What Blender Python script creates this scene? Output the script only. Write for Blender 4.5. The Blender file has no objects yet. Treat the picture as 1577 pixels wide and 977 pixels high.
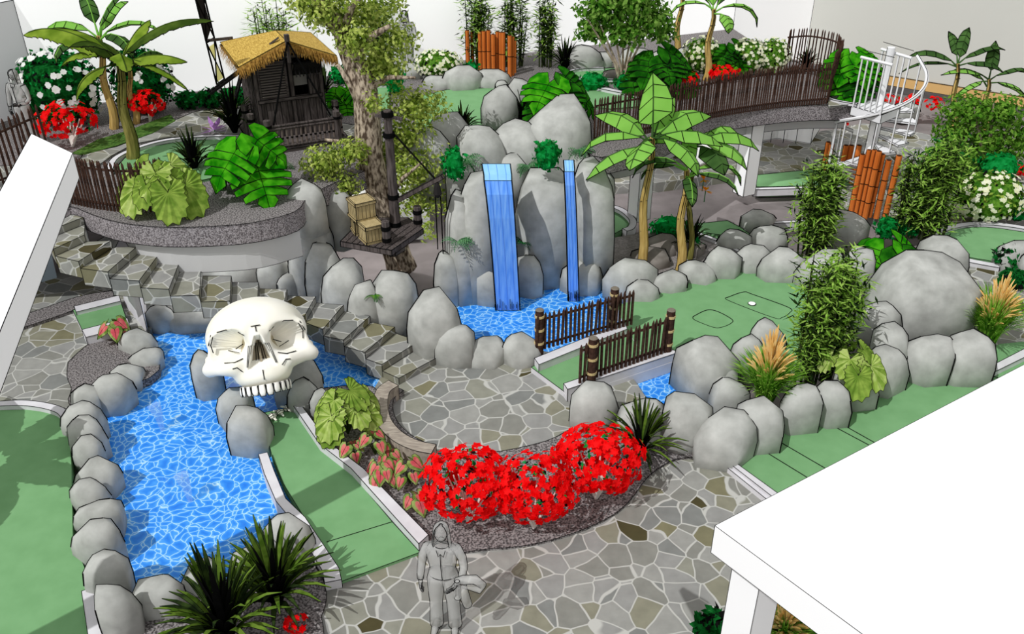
import bpy, bmesh, math, random
from mathutils import Vector as V, Matrix, noise
random.seed(7)
PI = math.pi
SC = bpy.context.scene
COL = SC.collection
# ---------------------------------------------------------------- camera model
PIT = math.radians(31.0); CS, SN = math.cos(PIT), math.sin(PIT)
FPX = 1400.0; CH = 10.0

def P(px, py, z=0.0):
    """point of the horizontal plane z seen at a place of the photograph"""
    dx = (px - 788.5) / FPX; dy = (py - 488.5) / FPX
    d = V((dx, CS - dy * SN, -SN - dy * CS))
    return V((0, 0, CH)) + d * ((z - CH) / d.z)

def HZ(Y, py):
    dy = (py - 488.5) / FPX
    return CH + Y * (-SN - dy * CS) / (CS - dy * SN)

def dep(p): return p.y * CS + (CH - p.z) * SN
def PY(px, py, Y):
    """point of the vertical plane y=Y seen at a place of the photograph"""
    z = HZ(Y, py); return V(((px - 788.5) / FPX * (Y * CS + (CH - z) * SN), Y, z))
def mpp(p): return dep(p) / FPX
def inkr(p): return 0.00042 * dep(p)

# ---------------------------------------------------------------- materials
def nt(m): m.use_nodes = True; return m.node_tree.nodes, m.node_tree.links
def sl(c): return tuple(((x / 255.0) / 12.92 if x / 255.0 <= 0.04045 else ((x / 255.0 + 0.055) / 1.055) ** 2.4) for x in c) + (1.0,)
MATS = {}
def mat(name, rgb, rgb2=None, scale=4.0, rough=0.9, spec=0.1, stretch=None, detail=3.0, lo=0.35, hi=0.65, alpha=None, emit=0, gen=False):
    if name in MATS: return MATS[name]
    m = bpy.data.materials.new(name); N, L = nt(m)
    b = N['Principled BSDF']; b.inputs['Roughness'].default_value = rough
    b.inputs['Specular IOR Level'].default_value = spec
    b.inputs['Base Color'].default_value = sl(rgb)
    if rgb2:
        g = N.new('ShaderNodeTexCoord'); src = g.outputs['Object']
        if stretch:
            mp = N.new('ShaderNodeMapping'); mp.inputs['Scale'].default_value = stretch
            L.new(src, mp.inputs['Vector']); src = mp.outputs['Vector']
        n = N.new('ShaderNodeTexNoise'); n.inputs['Scale'].default_value = scale; n.inputs['Detail'].default_value = detail
        r = N.new('ShaderNodeValToRGB')
        r.color_ramp.elements[0].position = lo; r.color_ramp.elements[0].color = sl(rgb)
        r.color_ramp.elements[1].position = hi; r.color_ramp.elements[1].color = sl(rgb2)
        L.new(src, n.inputs['Vector']); L.new(n.outputs['Fac'], r.inputs['Fac']); L.new(r.outputs['Color'], b.inputs['Base Color'])
    if alpha is not None: b.inputs['Alpha'].default_value = alpha
    if emit:
        b.inputs['Emission Color'].default_value = sl(rgb); b.inputs['Emission Strength'].default_value = emit
    MATS[name] = m; return m

def leafmat(name, rgb, rgb2, scale=9.0):
    """foliage: diffuse plus some light through the leaf"""
    if name in MATS: return MATS[name]
    m = bpy.data.materials.new(name); N, L = nt(m)
    N.remove(N['Principled BSDF']); out = N['Material Output']
    g = N.new('ShaderNodeTexCoord'); n = N.new('ShaderNodeTexNoise'); n.inputs['Scale'].default_value = scale; n.inputs['Detail'].default_value = 2
    r = N.new('ShaderNodeValToRGB')
    r.color_ramp.elements[0].position = .38; r.color_ramp.elements[0].color = sl(rgb)
    r.color_ramp.elements[1].position = .62; r.color_ramp.elements[1].color = sl(rgb2)
    d = N.new('ShaderNodeBsdfDiffuse'); t = N.new('ShaderNodeBsdfTranslucent'); x = N.new('ShaderNodeMixShader'); x.inputs[0].default_value = .35
    L.new(g.outputs['Object'], n.inputs['Vector']); L.new(n.outputs['Fac'], r.inputs['Fac'])
    L.new(r.outputs['Color'], d.inputs['Color']); L.new(r.outputs['Color'], t.inputs['Color'])
    L.new(d.outputs[0], x.inputs[1]); L.new(t.outputs[0], x.inputs[2]); L.new(x.outputs[0], out.inputs['Surface'])
    MATS[name] = m; return m

INK = mat('ink_line', (18, 18, 18), rough=1, spec=0)
ROCK = mat('boulder_rock', (154, 155, 150), (190, 191, 186), scale=3.0, detail=8, lo=.3, hi=.7)
GREEN = mat('golf_turf', (114, 160, 110), (121, 167, 117), scale=3.0, detail=5)
CURB = mat('pale_kerb', (208, 206, 210), (220, 219, 222), scale=3)
WHITE = mat('white_paint', (252, 252, 252), rough=.8)
GRAVEL = mat('dark_gravel', (72, 68, 68), (150, 145, 144), scale=34, detail=2, lo=.4, hi=.6)
FASCIA = mat('pebble_fascia', (92, 86, 88), (168, 162, 164), scale=38, detail=2, lo=.4, hi=.6)
DIRT = mat('brown_ground', (122, 115, 114), (134, 127, 126), scale=2)
WOOD = mat('weathered_wood', (58, 52, 50), (98, 90, 88), scale=3, stretch=(9, 9, 1), detail=5)
WOODH = mat('weathered_planks', (62, 56, 54), (104, 96, 94), scale=3, stretch=(1, 1, 9), detail=5)
DWOOD = mat('dark_bark_wood', (52, 36, 30), (84, 60, 50), scale=12)
ROPE = mat('tan_rope', (206, 184, 132))
ORANGE = mat('orange_bamboo', (200, 104, 40), (224, 130, 62), scale=3, stretch=(1, 1, .3))
THATCH = mat('straw_thatch', (150, 118, 46), (214, 182, 96), scale=8, stretch=(6, 1, 1), detail=4, lo=.3, hi=.7)
THATCHD = mat('dark_thatch_fringe', (118, 84, 36), (176, 136, 66), scale=20)
CRATE = mat('crate_wood', (164, 146, 104), (190, 172, 128), scale=4, stretch=(8, 8, 1))
BARK = mat('tree_bark', (84, 70, 58), (192, 176, 156), scale=16, stretch=(1, 1, .4), detail=3, lo=.4, hi=.6)
BONE = mat('bone_ivory', (250, 246, 228), (255, 253, 244), scale=1.2, rough=.6)
TOOTH = mat('tooth_white', (255, 253, 246), rough=.5)
BONED = mat('bone_hollow_shade', (150, 140, 120), (172, 160, 138), scale=2)  # darker bone, shade painted into the nose hollow
STEM_Y = mat('banana_trunk_tan', (176, 146, 80), (206, 176, 108), scale=5, stretch=(4, 4, .5))
STEM_G = mat('banana_trunk_green', (104, 100, 48), (140, 134, 72), scale=4, stretch=(5, 5, .6))
GREYP = mat('sketch_grey_body', (205, 205, 202), alpha=.28)
GREYC = mat('sketch_grey_clothes', (205, 205, 202), alpha=.42)
L_RED = leafmat('red_petals', (238, 8, 12), (255, 34, 36))
L_WSTEM = mat('white_stems', (226, 222, 214))
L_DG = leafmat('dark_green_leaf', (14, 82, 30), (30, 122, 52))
L_MG = leafmat('mid_green_leaf', (66, 120, 34), (120, 170, 60))
L_YG = leafmat('yellow_green_leaf', (120, 150, 50), (176, 196, 92))
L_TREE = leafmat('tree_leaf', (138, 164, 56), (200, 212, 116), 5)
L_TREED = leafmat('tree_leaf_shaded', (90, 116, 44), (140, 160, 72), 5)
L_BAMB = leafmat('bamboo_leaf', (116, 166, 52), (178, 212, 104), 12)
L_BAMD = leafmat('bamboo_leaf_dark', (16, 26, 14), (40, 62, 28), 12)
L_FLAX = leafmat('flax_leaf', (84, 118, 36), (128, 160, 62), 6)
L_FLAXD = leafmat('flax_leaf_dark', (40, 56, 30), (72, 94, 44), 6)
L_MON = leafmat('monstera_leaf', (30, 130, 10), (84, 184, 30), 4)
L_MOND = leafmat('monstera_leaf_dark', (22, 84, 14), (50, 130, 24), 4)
L_FAN = leafmat('pleated_leaf', (166, 194, 88), (206, 224, 136), 6)
L_FAND = leafmat('pleated_leaf_dark', (116, 150, 56), (160, 188, 84), 6)
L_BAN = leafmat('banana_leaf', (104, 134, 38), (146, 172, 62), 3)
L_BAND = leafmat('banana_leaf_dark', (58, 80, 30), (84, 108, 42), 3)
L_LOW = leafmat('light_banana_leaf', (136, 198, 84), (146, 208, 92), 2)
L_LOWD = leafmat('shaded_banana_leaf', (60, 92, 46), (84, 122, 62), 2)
L_FERN = leafmat('fern_leaf', (76, 134, 84), (120, 170, 120), 8)
L_PINK = leafmat('caladium_pink', (226, 92, 104), (238, 138, 130), 9)
L_CAL = leafmat('caladium_green', (110, 140, 60), (172, 190, 112), 9)
L_PLUME = leafmat('orange_plume', (255, 212, 128), (255, 230, 164), 9)
L_GRASS = leafmat('grass_blade', (104, 172, 40), (176, 220, 96), 9)
L_WH = leafmat('white_petal', (246, 246, 240), (255, 255, 255), 9)
L_CREAM = leafmat('cream_petal', (240, 240, 200), (252, 252, 232), 9)
L_EMER = leafmat('emerald_leaf', (10, 130, 50), (30, 168, 80), 9)

def voro(name, kind):
    m = bpy.data.materials.new(name); N, L = nt(m); b = N['Principled BSDF']
    g = N.new('ShaderNodeNewGeometry')
    dn = N.new('ShaderNodeTexNoise'); ad = N.new('ShaderNodeVectorMath'); ad.operation = 'ADD'
    sb = N.new('ShaderNodeVectorMath'); sb.operation = 'SUBTRACT'; sb.inputs[1].default_value = (.5, .5, .5)
    sc = N.new('ShaderNodeVectorMath'); sc.operation = 'SCALE'
    L.new(g.outputs['Position'], dn.inputs['Vector']); L.new(dn.outputs['Color'], sb.inputs[0]); L.new(sb.outputs[0], sc.inputs[0])
    L.new(g.outputs['Position'], ad.inputs[0]); L.new(sc.outputs[0], ad.inputs[1])
    e = N.new('ShaderNodeTexVoronoi'); e.feature = 'DISTANCE_TO_EDGE'; e.voronoi_dimensions = '3D'
    L.new(ad.outputs[0], e.inputs['Vector'])
    ramp = N.new('ShaderNodeValToRGB'); L.new(e.outputs['Distance'], ramp.inputs['Fac'])
    if kind.startswith('stone'):
        dn.inputs['Scale'].default_value = 1.3; sc.inputs['Scale'].default_value = .18
        S = 2.6; e.inputs['Scale'].default_value = S; e.inputs['Randomness'].default_value = .95
        c = N.new('ShaderNodeTexVoronoi'); c.inputs['Scale'].default_value = S; c.inputs['Randomness'].default_value = .95
        L.new(ad.outputs[0], c.inputs['Vector'])
        sepx = N.new('ShaderNodeSeparateColor'); L.new(c.outputs['Color'], sepx.inputs[0])
        cr = N.new('ShaderNodeValToRGB'); cr.color_ramp.interpolation = 'CONSTANT'
        els = [(0, (158, 158, 150)), (.16, (172, 172, 168)), (.34, (150, 152, 148)), (.5, (166, 166, 152)), (.66, (178, 178, 172)), (.8, (160, 158, 138)), (.89, (146, 142, 112)), (.945, (92, 86, 58)), (.965, (168, 168, 162))]
        while len(cr.color_ramp.elements) < len(els): cr.color_ramp.elements.new(.5)
        for el, (p_, c_) in zip(cr.color_ramp.elements, els): el.position = p_; el.color = sl(c_)
        L.new(sepx.outputs[0], cr.inputs['Fac'])
        fn = N.new('ShaderNodeTexNoise'); fn.inputs['Scale'].default_value = 5; fn.inputs['Detail'].default_value = 6; L.new(g.outputs['Position'], fn.inputs['Vector'])
        mr = N.new('ShaderNodeMapRange'); mr.inputs[3].default_value = .52; mr.inputs[4].default_value = .84; L.new(fn.outputs['Fac'], mr.inputs[0])
        mu = N.new('ShaderNodeVectorMath'); mu.operation = 'SCALE'; L.new(cr.outputs['Color'], mu.inputs[0]); L.new(mr.outputs[0], mu.inputs['Scale'])
        ramp.color_ramp.elements[0].position = .018; ramp.color_ramp.elements[0].color = (0, 0, 0, 1)
        ramp.color_ramp.elements[1].position = .034; ramp.color_ramp.elements[1].color = (1, 1, 1, 1)
        mx = N.new('ShaderNodeMix'); mx.data_type = 'RGBA'; L.new(ramp.outputs['Color'], mx.inputs[0])
        mx.inputs[6].default_value = sl((186, 186, 180)); L.new(mu.outputs[0], mx.inputs[7]); L.new(mx.outputs[2], b.inputs['Base Color'])
        b.inputs['Roughness'].default_value = .9; b.inputs['Specular IOR Level'].default_value = .1
    else:
        dn.inputs['Scale'].default_value = 1.6; sc.inputs['Scale'].default_value = .5; dn.inputs['Detail'].default_value = 3
        e.inputs['Scale'].default_value = 6.5
        els = [(0, (206, 236, 255)), (.02, (140, 202, 252)), (.07, (70, 158, 244)), (.25, (44, 136, 236)), (.5, (36, 122, 226))]  # pale cell edges paint caustic light into the water colour
        while len(ramp.color_ramp.elements) < len(els): ramp.color_ramp.elements.new(.5)
        for el, (p_, c_) in zip(ramp.color_ramp.elements, els): el.position = p_; el.color = sl(c_)
        L.new(ramp.outputs['Color'], b.inputs['Base Color'])
        b.inputs['Roughness'].default_value = .35; b.inputs['Specular IOR Level'].default_value = .25
    MATS[name] = m; return m
STONE = voro('flagstone_paving', 'stone')
WATER = voro('rippled_water', 'water')
FALL = mat('falling_water', (84, 146, 240), (122, 176, 250), scale=3, stretch=(8, 1, .6), rough=.4, spec=.2)
FALLT = mat('water_lip', (136, 196, 240), (150, 206, 246), scale=3, rough=.4)
SPRAY = mat('water_spray', (178, 208, 250), rough=.5, alpha=.22)

# ---------------------------------------------------------------- mesh builder
class MB:
    def __init__(s): s.v = []; s.f = []; s.m = []
    def poly(s, pts, m=0):
        n = len(s.v); s.v += [V(p) for p in pts]; s.f.append(tuple(range(n, n + len(pts)))); s.m.append(m)
    def raw(s, vs, fs, m=0):
        n = len(s.v); s.v += [V(p) for p in vs]
        for f in fs: s.f.append(tuple(i + n for i in f)); s.m.append(m)
    def prism(s, pts, z0, z1, m=0, ms=None, top=None):
        """vertical extrusion of a plan outline"""
        ms = m if ms is None else ms; k = len(pts)
        a = sum(pts[i][0] * pts[(i + 1) % k][1] - pts[(i + 1) % k][0] * pts[i][1] for i in range(k))
        if a < 0: pts = pts[::-1]
        n = len(s.v); s.v += [V((p[0], p[1], z0)) for p in pts] + [V((p[0], p[1], z1)) for p in pts]
        s.f.append(tuple(range(n + k, n + 2 * k))); s.m.append(m)
        s.f.append(tuple(range(n + k - 1, n - 1, -1))); s.m.append(ms)
        for i in range(k):
            j = (i + 1) % k; s.f.append((n + i, n + j, n + k + j, n + k + i)); s.m.append(ms)
    def box(s, c, size, M=None, m=0, taper=1.0):
        x, y, z = size[0] / 2, size[1] / 2, size[2] / 2; t = taper
        q = [(-x, -y, -z), (x, -y, -z), (x, y, -z), (-x, y, -z), (-x * t, -y * t, z), (x * t, -y * t, z), (x * t, y * t, z), (-x * t, y * t, z)]
        q = [V(p) for p in q]
        if M is not None: q = [M @ p for p in q]
        s.raw([p + V(c) for p in q], [(0, 3, 2, 1), (4, 5, 6, 7), (0, 1, 5, 4), (1, 2, 6, 5), (2, 3, 7, 6), (3, 0, 4, 7)], m)
    def bar(s, a, b, w, h, m=0, up=V((0, 0, 1))):
        a, b = V(a), V(b); d = (b - a); L_ = d.length
        if L_ < 1e-6: return
        d.normalize(); x = d.cross(up)
        if x.length < 1e-3: x = V((1, 0, 0))
        x.normalize(); z = x.cross(d)
        q = [a + x * sx * w / 2 + z * sz * h / 2 for sx, sz in ((-1, -1), (1, -1), (1, 1), (-1, 1))]
        q += [p + d * L_ for p in q]
        s.raw(q, [(0, 3, 2, 1), (4, 5, 6, 7), (0, 1, 5, 4), (1, 2, 6, 5), (2, 3, 7, 6), (3, 0, 4, 7)][:2] + [(0, 1, 5, 4), (1, 2, 6, 5), (2, 3, 7, 6), (3, 0, 4, 7)], m)
    def tube(s, pts, rad, n=6, m=0, cap=True):
        pts = [V(p) for p in pts]
        if not hasattr(rad, '__len__'): rad = [rad] * len(pts)
        base = len(s.v); k = len(pts); prev = None
        for i, p in enumerate(pts):
            d = pts[min(i + 1, k - 1)] - pts[max(i - 1, 0)]
            if d.length < 1e-9: d = V((0, 0, 1))
            d.normalize()
            if prev is None:
                x = d.cross(V((0, 0, 1)))
                if x.length < .05: x = d.cross(V((0, 1, 0)))
            else:
                x = prev - d * prev.dot(d)
                if x.length < 1e-5: x = d.cross(V((0, 1, 0)))
            x.normalize(); prev = x; y = d.cross(x)
            for j in range(n):
                a = 2 * PI * j / n; s.v.append(p + (x * math.cos(a) + y * math.sin(a)) * rad[i])
        for i in range(k - 1):
            for j in range(n):
                a, b = base + i * n + j, base + i * n + (j + 1) % n
                s.f.append((a, b, b + n, a + n)); s.m.append(m)
        if cap and n > 3:
            s.f.append(tuple(base + j for j in range(n - 1, -1, -1))); s.m.append(m)
            s.f.append(tuple(base + (k - 1) * n + j for j in range(n))); s.m.append(m)
    def line(s, pts, r, m): s.tube(pts, r, 3, m, False)
    def rib(s, pts, wid, m=0, side=None, nrm=None):
        """flat ribbon along pts with half widths wid"""
        pts = [V(p) for p in pts]; k = len(pts); n = len(s.v)
        for i, p in enumerate(pts):
            d = (pts[min(i + 1, k - 1)] - pts[max(i - 1, 0)]).normalized()
            x = side if side is not None else d.cross(V((0, 0, 1)))
            if x.length < 1e-4: x = V((1, 0, 0))
            x = x.normalized(); s.v += [p - x * wid[i], p + x * wid[i]]
        for i in range(k - 1):
            a = n + 2 * i; s.f.append((a, a + 1, a + 3, a + 2)); s.m.append(m)
    def ink(s, r, m, ang=32, start=0, bound=True, toward=None, zmin=None):
        E = {}
        def nrm(f):
            a, b, c = s.v[f[0]], s.v[f[1]], s.v[f[2]]
            q = (b - a).cross(c - a)
            if len(f) > 3: q = q + (s.v[f[2]] - a).cross(s.v[f[3]] - a)
            return q.normalized() if q.length > 1e-12 else V((0, 0, 1))
        ns = {}
        for i in range(start, len(s.f)):
            if s.m[i] == m: continue
            f = s.f[i]; ns[i] = nrm(f)
            for j in range(len(f)):
                a, b = f[j], f[(j + 1) % len(f)]; E.setdefault((a, b) if a < b else (b, a), []).append(i)
        ca = math.cos(math.radians(ang)); out = []
        for (a, b), fs in E.items():
            if len(fs) == 1:
                if bound: out.append((a, b))
            elif len(fs) == 2:
                n1, n2 = ns[fs[0]], ns[fs[1]]
                if toward is not None:
                    mid = (s.v[a] + s.v[b]) / 2; D = toward - mid
                    if n1.dot(D) * n2.dot(D) < 0 and (zmin is None or mid.z > zmin): out.append((a, b))
                    elif ang < 90 and n1.dot(n2) < ca and mid.z > (zmin or -9): out.append((a, b))
                elif n1.dot(n2) < ca: out.append((a, b))
        for a, b in out: s.tube([s.v[a].copy(), s.v[b].copy()], r, 3, m, False)
    def xf(s, M, start=0):
        for i in range(start, len(s.v)): s.v[i] = M @ s.v[i]
    def build(s, name, mats, parent=None, origin=None, smooth=False, world=False):
        if not isinstance(mats, (list, tuple)): mats = [mats]
        if parent is not None and world: origin = parent.location
        o_ = V(origin) if origin is not None else V((0, 0, 0))
        me = bpy.data.meshes.new(name)
        me.from_pydata([tuple(p - o_) for p in s.v], [], s.f)
        for q in mats: me.materials.append(q)
        me.polygons.foreach_set('material_index', s.m)
        if smooth: me.polygons.foreach_set('use_smooth', [True] * len(s.f))
        me.update()
        ob = bpy.data.objects.new(name, me); COL.objects.link(ob)
        if parent is not None: ob.parent = parent
        elif origin is not None: ob.location = o_
        return ob

def tag(o, label=None, cat=None, group=None, kind=None):
    if label: o['label'] = label
    if cat: o['category'] = cat
    if group: o['group'] = group
    if kind: o['kind'] = kind
    return o
def thing(name, label, cat, loc=(0, 0, 0), rz=0, group=None):
    o = bpy.data.objects.new(name, None); COL.objects.link(o); o.location = V(loc); o.rotation_euler = (0, 0, rz); o.empty_display_size = .2
    return tag(o, label, cat, group)
def sub(name, parent, loc, mesh, rz=0):
    o = bpy.data.objects.new(name, mesh); COL.objects.link(o); o.parent = parent; o.location = V(loc); o.rotation_euler = (0, 0, rz); return o
def Rz(a): return Matrix.Rotation(a, 4, 'Z')
def Rx(a): return Matrix.Rotation(a, 4, 'X')
def Ry(a): return Matrix.Rotation(a, 4, 'Y')
def T(v): return Matrix.Translation(V(v))
def Sc(x, y=None, z=None):
    y = x if y is None else y; z = x if z is None else z
    return Matrix.Diagonal((x, y, z, 1))
U = random.uniform
def smoothpath(pts, n=6):
    """Catmull-Rom through points"""
    pts = [V(p) for p in pts]; out = []
    for i in range(len(pts) - 1):
        p0 = pts[max(i - 1, 0)]; p1 = pts[i]; p2 = pts[i + 1]; p3 = pts[min(i + 2, len(pts) - 1)]
        for j in range(n):
            t = j / n
            out.append(.5 * ((2 * p1) + (p2 - p0) * t + (2 * p0 - 5 * p1 + 4 * p2 - p3) * t * t + (3 * p1 - p0 - 3 * p2 + p3) * t ** 3))
    out.append(pts[-1]); return out
def pp(lst, z=0): return [P(a, b, z) for a, b in lst]
def resample(path, step):
    L_ = [0]
    for i in range(1, len(path)): L_.append(L_[-1] + (path[i] - path[i - 1]).length)
    n = max(1, round(L_[-1] / step)); out = []; j = 0
    for k in range(n + 1):
        d = L_[-1] * k / n
        while j < len(path) - 2 and L_[j + 1] < d: j += 1
        t = (d - L_[j]) / max(1e-9, L_[j + 1] - L_[j]); out.append(path[j].lerp(path[j + 1], min(1, t)))
    return out
# ================================================================ SETTING
def slab(name, px, z, mats, thick=.3, inkw=True, smooth=0, kind='structure', world=None):
    pts = world if world else pp(px, z)
    if smooth: pts = smoothpath(list(pts) + [pts[0]], smooth)[:-1]
    b = MB(); b.prism([(p.x, p.y) for p in pts], z - thick, z, 0, 1 if len(mats) > 1 else 0)
    if inkw:
        k = len(pts); zz = z + .002; q = [V((p.x, p.y, zz)) for p in pts]; q.append(q[0])
        for i in range(k):
            if max(abs(q[i].x), q[i].y) < 60: b.line([q[i], q[i + 1]], inkr(q[i]), 2 if len(mats) > 1 else 1)
    m = list(mats) + [INK]
    return tag(b.build(name, m), kind=kind)
def strip(name, px, z0, z1, w, mats=(CURB,), n=6, label=None, world=None, inkw=True, cat=None):
    path = smoothpath(world if world else pp(px, z1), n); k = len(path); L_, R_ = [], []
    for i, p in enumerate(path):
        d = path[min(i + 1, k - 1)] - path[max(i - 1, 0)]; d.z = 0; d.normalize(); x = V((-d.y, d.x, 0))
        L_.append(p + x * w / 2); R_.append(p - x * w / 2)
    b = MB(); vs = []
    for i in range(k): vs += [(L_[i].x, L_[i].y, z0), (R_[i].x, R_[i].y, z0), (R_[i].x, R_[i].y, z1), (L_[i].x, L_[i].y, z1)]
    fs = []
    for i in range(k - 1):
        a = 4 * i
        for j in range(4): fs.append((a + j, a + (j + 1) % 4, a + 4 + (j + 1) % 4, a + 4 + j))
    fs += [(3, 2, 1, 0), (4 * k - 4, 4 * k - 3, 4 * k - 2, 4 * k - 1)]
    b.raw(vs, fs, 0)
    if inkw: b.ink(inkr(path[k // 2]), len(mats), 30)
    o = b.build(name, list(mats) + [INK])
    if label: tag(o, label, cat)
    else: tag(o, kind='structure')
    return o

# base ground far below the ponds
b = MB(); b.prism([(-45, 4), (45, 4), (45, 75), (-45, 75)], -.9, -.32, 0); tag(b.build('ground', [DIRT]), kind='structure')
# room walls
TZ = 2.5
cornerL = P(66, 168, TZ); cornerR = P(1236, 109, 0)
cornerL.z = cornerR.z = 0
dirB = V((.57, -.82, 0))
rw = P(1590, 167, 0); rdir = (rw - cornerR); rdir.z = 0; rdir.normalize()
WALLP = mat('white_wall_glow', (252, 252, 252), emit=.42)  # emission added to brighten the white walls, they are no light source
WALLG = mat('light_grey_wall_glow', (200, 200, 193), emit=.06)  # faint glow added to the wall colour
WALLL = mat('shaded_grey_wall_glow', (214, 214, 216), emit=.16)  # grey wall lifted by an added glow
TAN = mat('tan_baseboard', (216, 176, 116))
def wall(name, a, b_, z0, z1, mt, t=.3, inked=True):
    d = (b_ - a); d.z = 0; d.normalize(); n = V((-d.y, d.x, 0))
    m = MB(); m.prism([(a.x, a.y), (b_.x, b_.y), (b_.x + n.x * t, b_.y + n.y * t), (a.x + n.x * t, a.y + n.y * t)], z0, z1)
    if inked: m.ink(.012, 1, 30)
    return tag(m.build(name, [mt, INK]), kind='structure')
WL = cornerL - V((.62, .78, 0)) * 0
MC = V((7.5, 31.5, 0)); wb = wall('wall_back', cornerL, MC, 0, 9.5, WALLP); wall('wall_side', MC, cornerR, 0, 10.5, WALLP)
# wall top at the far left is lower, build the left wall towards the viewer
left_end = cornerL + V((-.5, -.87, 0)) * 9
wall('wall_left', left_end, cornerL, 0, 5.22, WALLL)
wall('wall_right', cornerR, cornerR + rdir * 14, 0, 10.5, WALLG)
wall('baseboard_right', cornerR + V((0, -.05, 0)) + V((rdir.y, -rdir.x, 0)) * .05, cornerR + rdir * 14 + V((rdir.y, -rdir.x, 0)) * .05, .0, .34, TAN, .06)
dd = (MC - cornerL).normalized()
# ---- paving, turf, beds and water at ground level
slab('plaza_paving', [(575, 600), (600, 560), (690, 540), (830, 540), (960, 560), (1000, 620), (1120, 690), (1125, 716), (1190, 765), (1330, 800), (1500, 1120), (380, 1120), (440, 960), (520, 890), (640, 850), (610, 720)], 0, [STONE], inkw=False)
slab('path_paving', [(-180, 455), (40, 430), (215, 395), (290, 430), (235, 500), (215, 560), (150, 640), (100, 628), (50, 621), (0, 621), (-180, 640)], 0, [STONE], inkw=False)
slab('path_paving', [(1180, 240), (1250, 205), (1330, 190), (1420, 205), (1600, 250), (1640, 330), (1400, 350), (1250, 300)], 0.0, [STONE], inkw=False)
slab('path_paving', [(1395, 395), (1640, 395), (1640, 600), (1530, 570), (1470, 560), (1400, 470)], 0.0, [STONE], inkw=False)
slab('path_paving', [(905, 285), (905, 250), (1175, 216), (1300, 262), (1240, 268), (1160, 262), (1010, 282)], -.02, [STONE], inkw=False)
slab('gravel_bed', [(105, 558), (130, 535), (155, 520), (185, 515), (235, 520), (245, 570), (190, 600), (140, 640), (106, 622), (110, 600), (103, 580)], .03, [GRAVEL], smooth=3)
strip('path_border', [(-40, 520), (20, 500), (75, 482), (125, 465), (175, 456)], -.1, .06, .55, (GRAVEL,))
slab('gravel_bed', [(480, 600), (575, 596), (585, 650), (612, 680), (655, 697), (750, 698), (840, 680), (900, 655), (1000, 660), (1060, 688), (1082, 702), (1040, 708), (1000, 733), (950, 790), (850, 832), (750, 846), (660, 842), (560, 735), (500, 690), (470, 640)], .04, [GRAVEL], smooth=4)
slab('gravel_bed', [(160, 960), (240, 925), (330, 905), (450, 840), (490, 880), (503, 915), (495, 950), (470, 1000), (160, 1010)], .04, [GRAVEL], smooth=3)
slab('golf_green', [(-220, 660), (-100, 645), (0, 632), (50, 631), (92, 640), (106, 655), (110, 720), (112, 830), (140, 900), (150, 960), (158, 1040), (-220, 1040)], .03, [GREEN], inkw=False)
strip('green_kerb', [(-120, 634), (0, 622), (50, 622), (92, 632), (106, 650)], -.1, .12, .16)
strip('green_kerb', [(143, 905), (152, 960), (160, 1020)], -.1, .12, .3)
slab('skull_pond', [(212, 505), (330, 492), (575, 540), (592, 600), (560, 660), (520, 860), (450, 850), (330, 905), (215, 935), (150, 900), (125, 650), (190, 600), (238, 580)], -.14, [WATER], inkw=False, thick=.1)
slab('waterfall_pond', [(680, 470), (760, 430), (990, 425), (1010, 480), (1070, 590), (1075, 650), (930, 650), (870, 600), (820, 560), (700, 545)], -.14, [WATER], inkw=False, thick=.1)
# the turf lane under the skull
lane = [(397, 638), (452, 627), (490, 684), (530, 716), (605, 805), (647, 851), (526, 896), (500, 850), (470, 800), (436, 745), (418, 700), (408, 660)]
slab('skull_lane_turf', lane, .05, [GREEN, GREEN], thick=.3)
b = MB(); q0, q1 = P(503, 835, .055), P(604, 804, .055); b.line([q0, q1], inkr(q0), 0)
tag(b.build('lane_joint_line', [INK]), kind='structure')
def ring(px_out, px_in, z0, z1, name, mt=CURB):
    po, pi = pp(px_out, z1), pp(px_in, z1); b = MB(); k = len(po); vs = []
    for o_, i_ in zip(po, pi): vs += [(o_.x, o_.y, z0), (i_.x, i_.y, z0), (i_.x, i_.y, z1), (o_.x, o_.y, z1)]
    fs = []
    for i in range(k - 1):
        a = 4 * i
        for j in range(4): fs.append((a + j, a + (j + 1) % 4, a + 4 + (j + 1) % 4, a + 4 + j))
    fs += [(3, 2, 1, 0), (4 * k - 4, 4 * k - 3, 4 * k - 2, 4 * k - 1)]
    b.raw(vs, fs, 0)
    b.ink(inkr(po[0]), 1, 15); return tag(b.build(name, [mt, INK]), kind='structure')
ring([(455, 612), (507, 682), (560, 722), (660, 824)], [(447, 618), (492, 684), (541, 722), (645, 838)], -.1, .2, 'lane_kerb')
ring([(398, 700), (407, 730), (425, 772), (452, 805), (497, 880), (500, 898)], [(412, 697), (422, 725), (440, 768), (470, 797), (522, 875), (526, 893)], -.3, .16, 'lane_kerb')
# curved seat wall beside the plaza
SW = mat('striped_stone_coping', (138, 128, 118), (176, 166, 152), scale=6, stretch=(1, 5, 1))
strip('curved_wall', [(606, 590), (590, 602), (586, 625), (592, 650), (612, 672), (640, 686), (668, 692)], -.1, .32, .26, (SW,), n=5)
strip('curved_step', [(618, 600), (603, 612), (600, 630), (608, 652), (628, 672), (655, 686)], -.1, .12, .12, (GRAVEL,), n=5)
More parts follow.
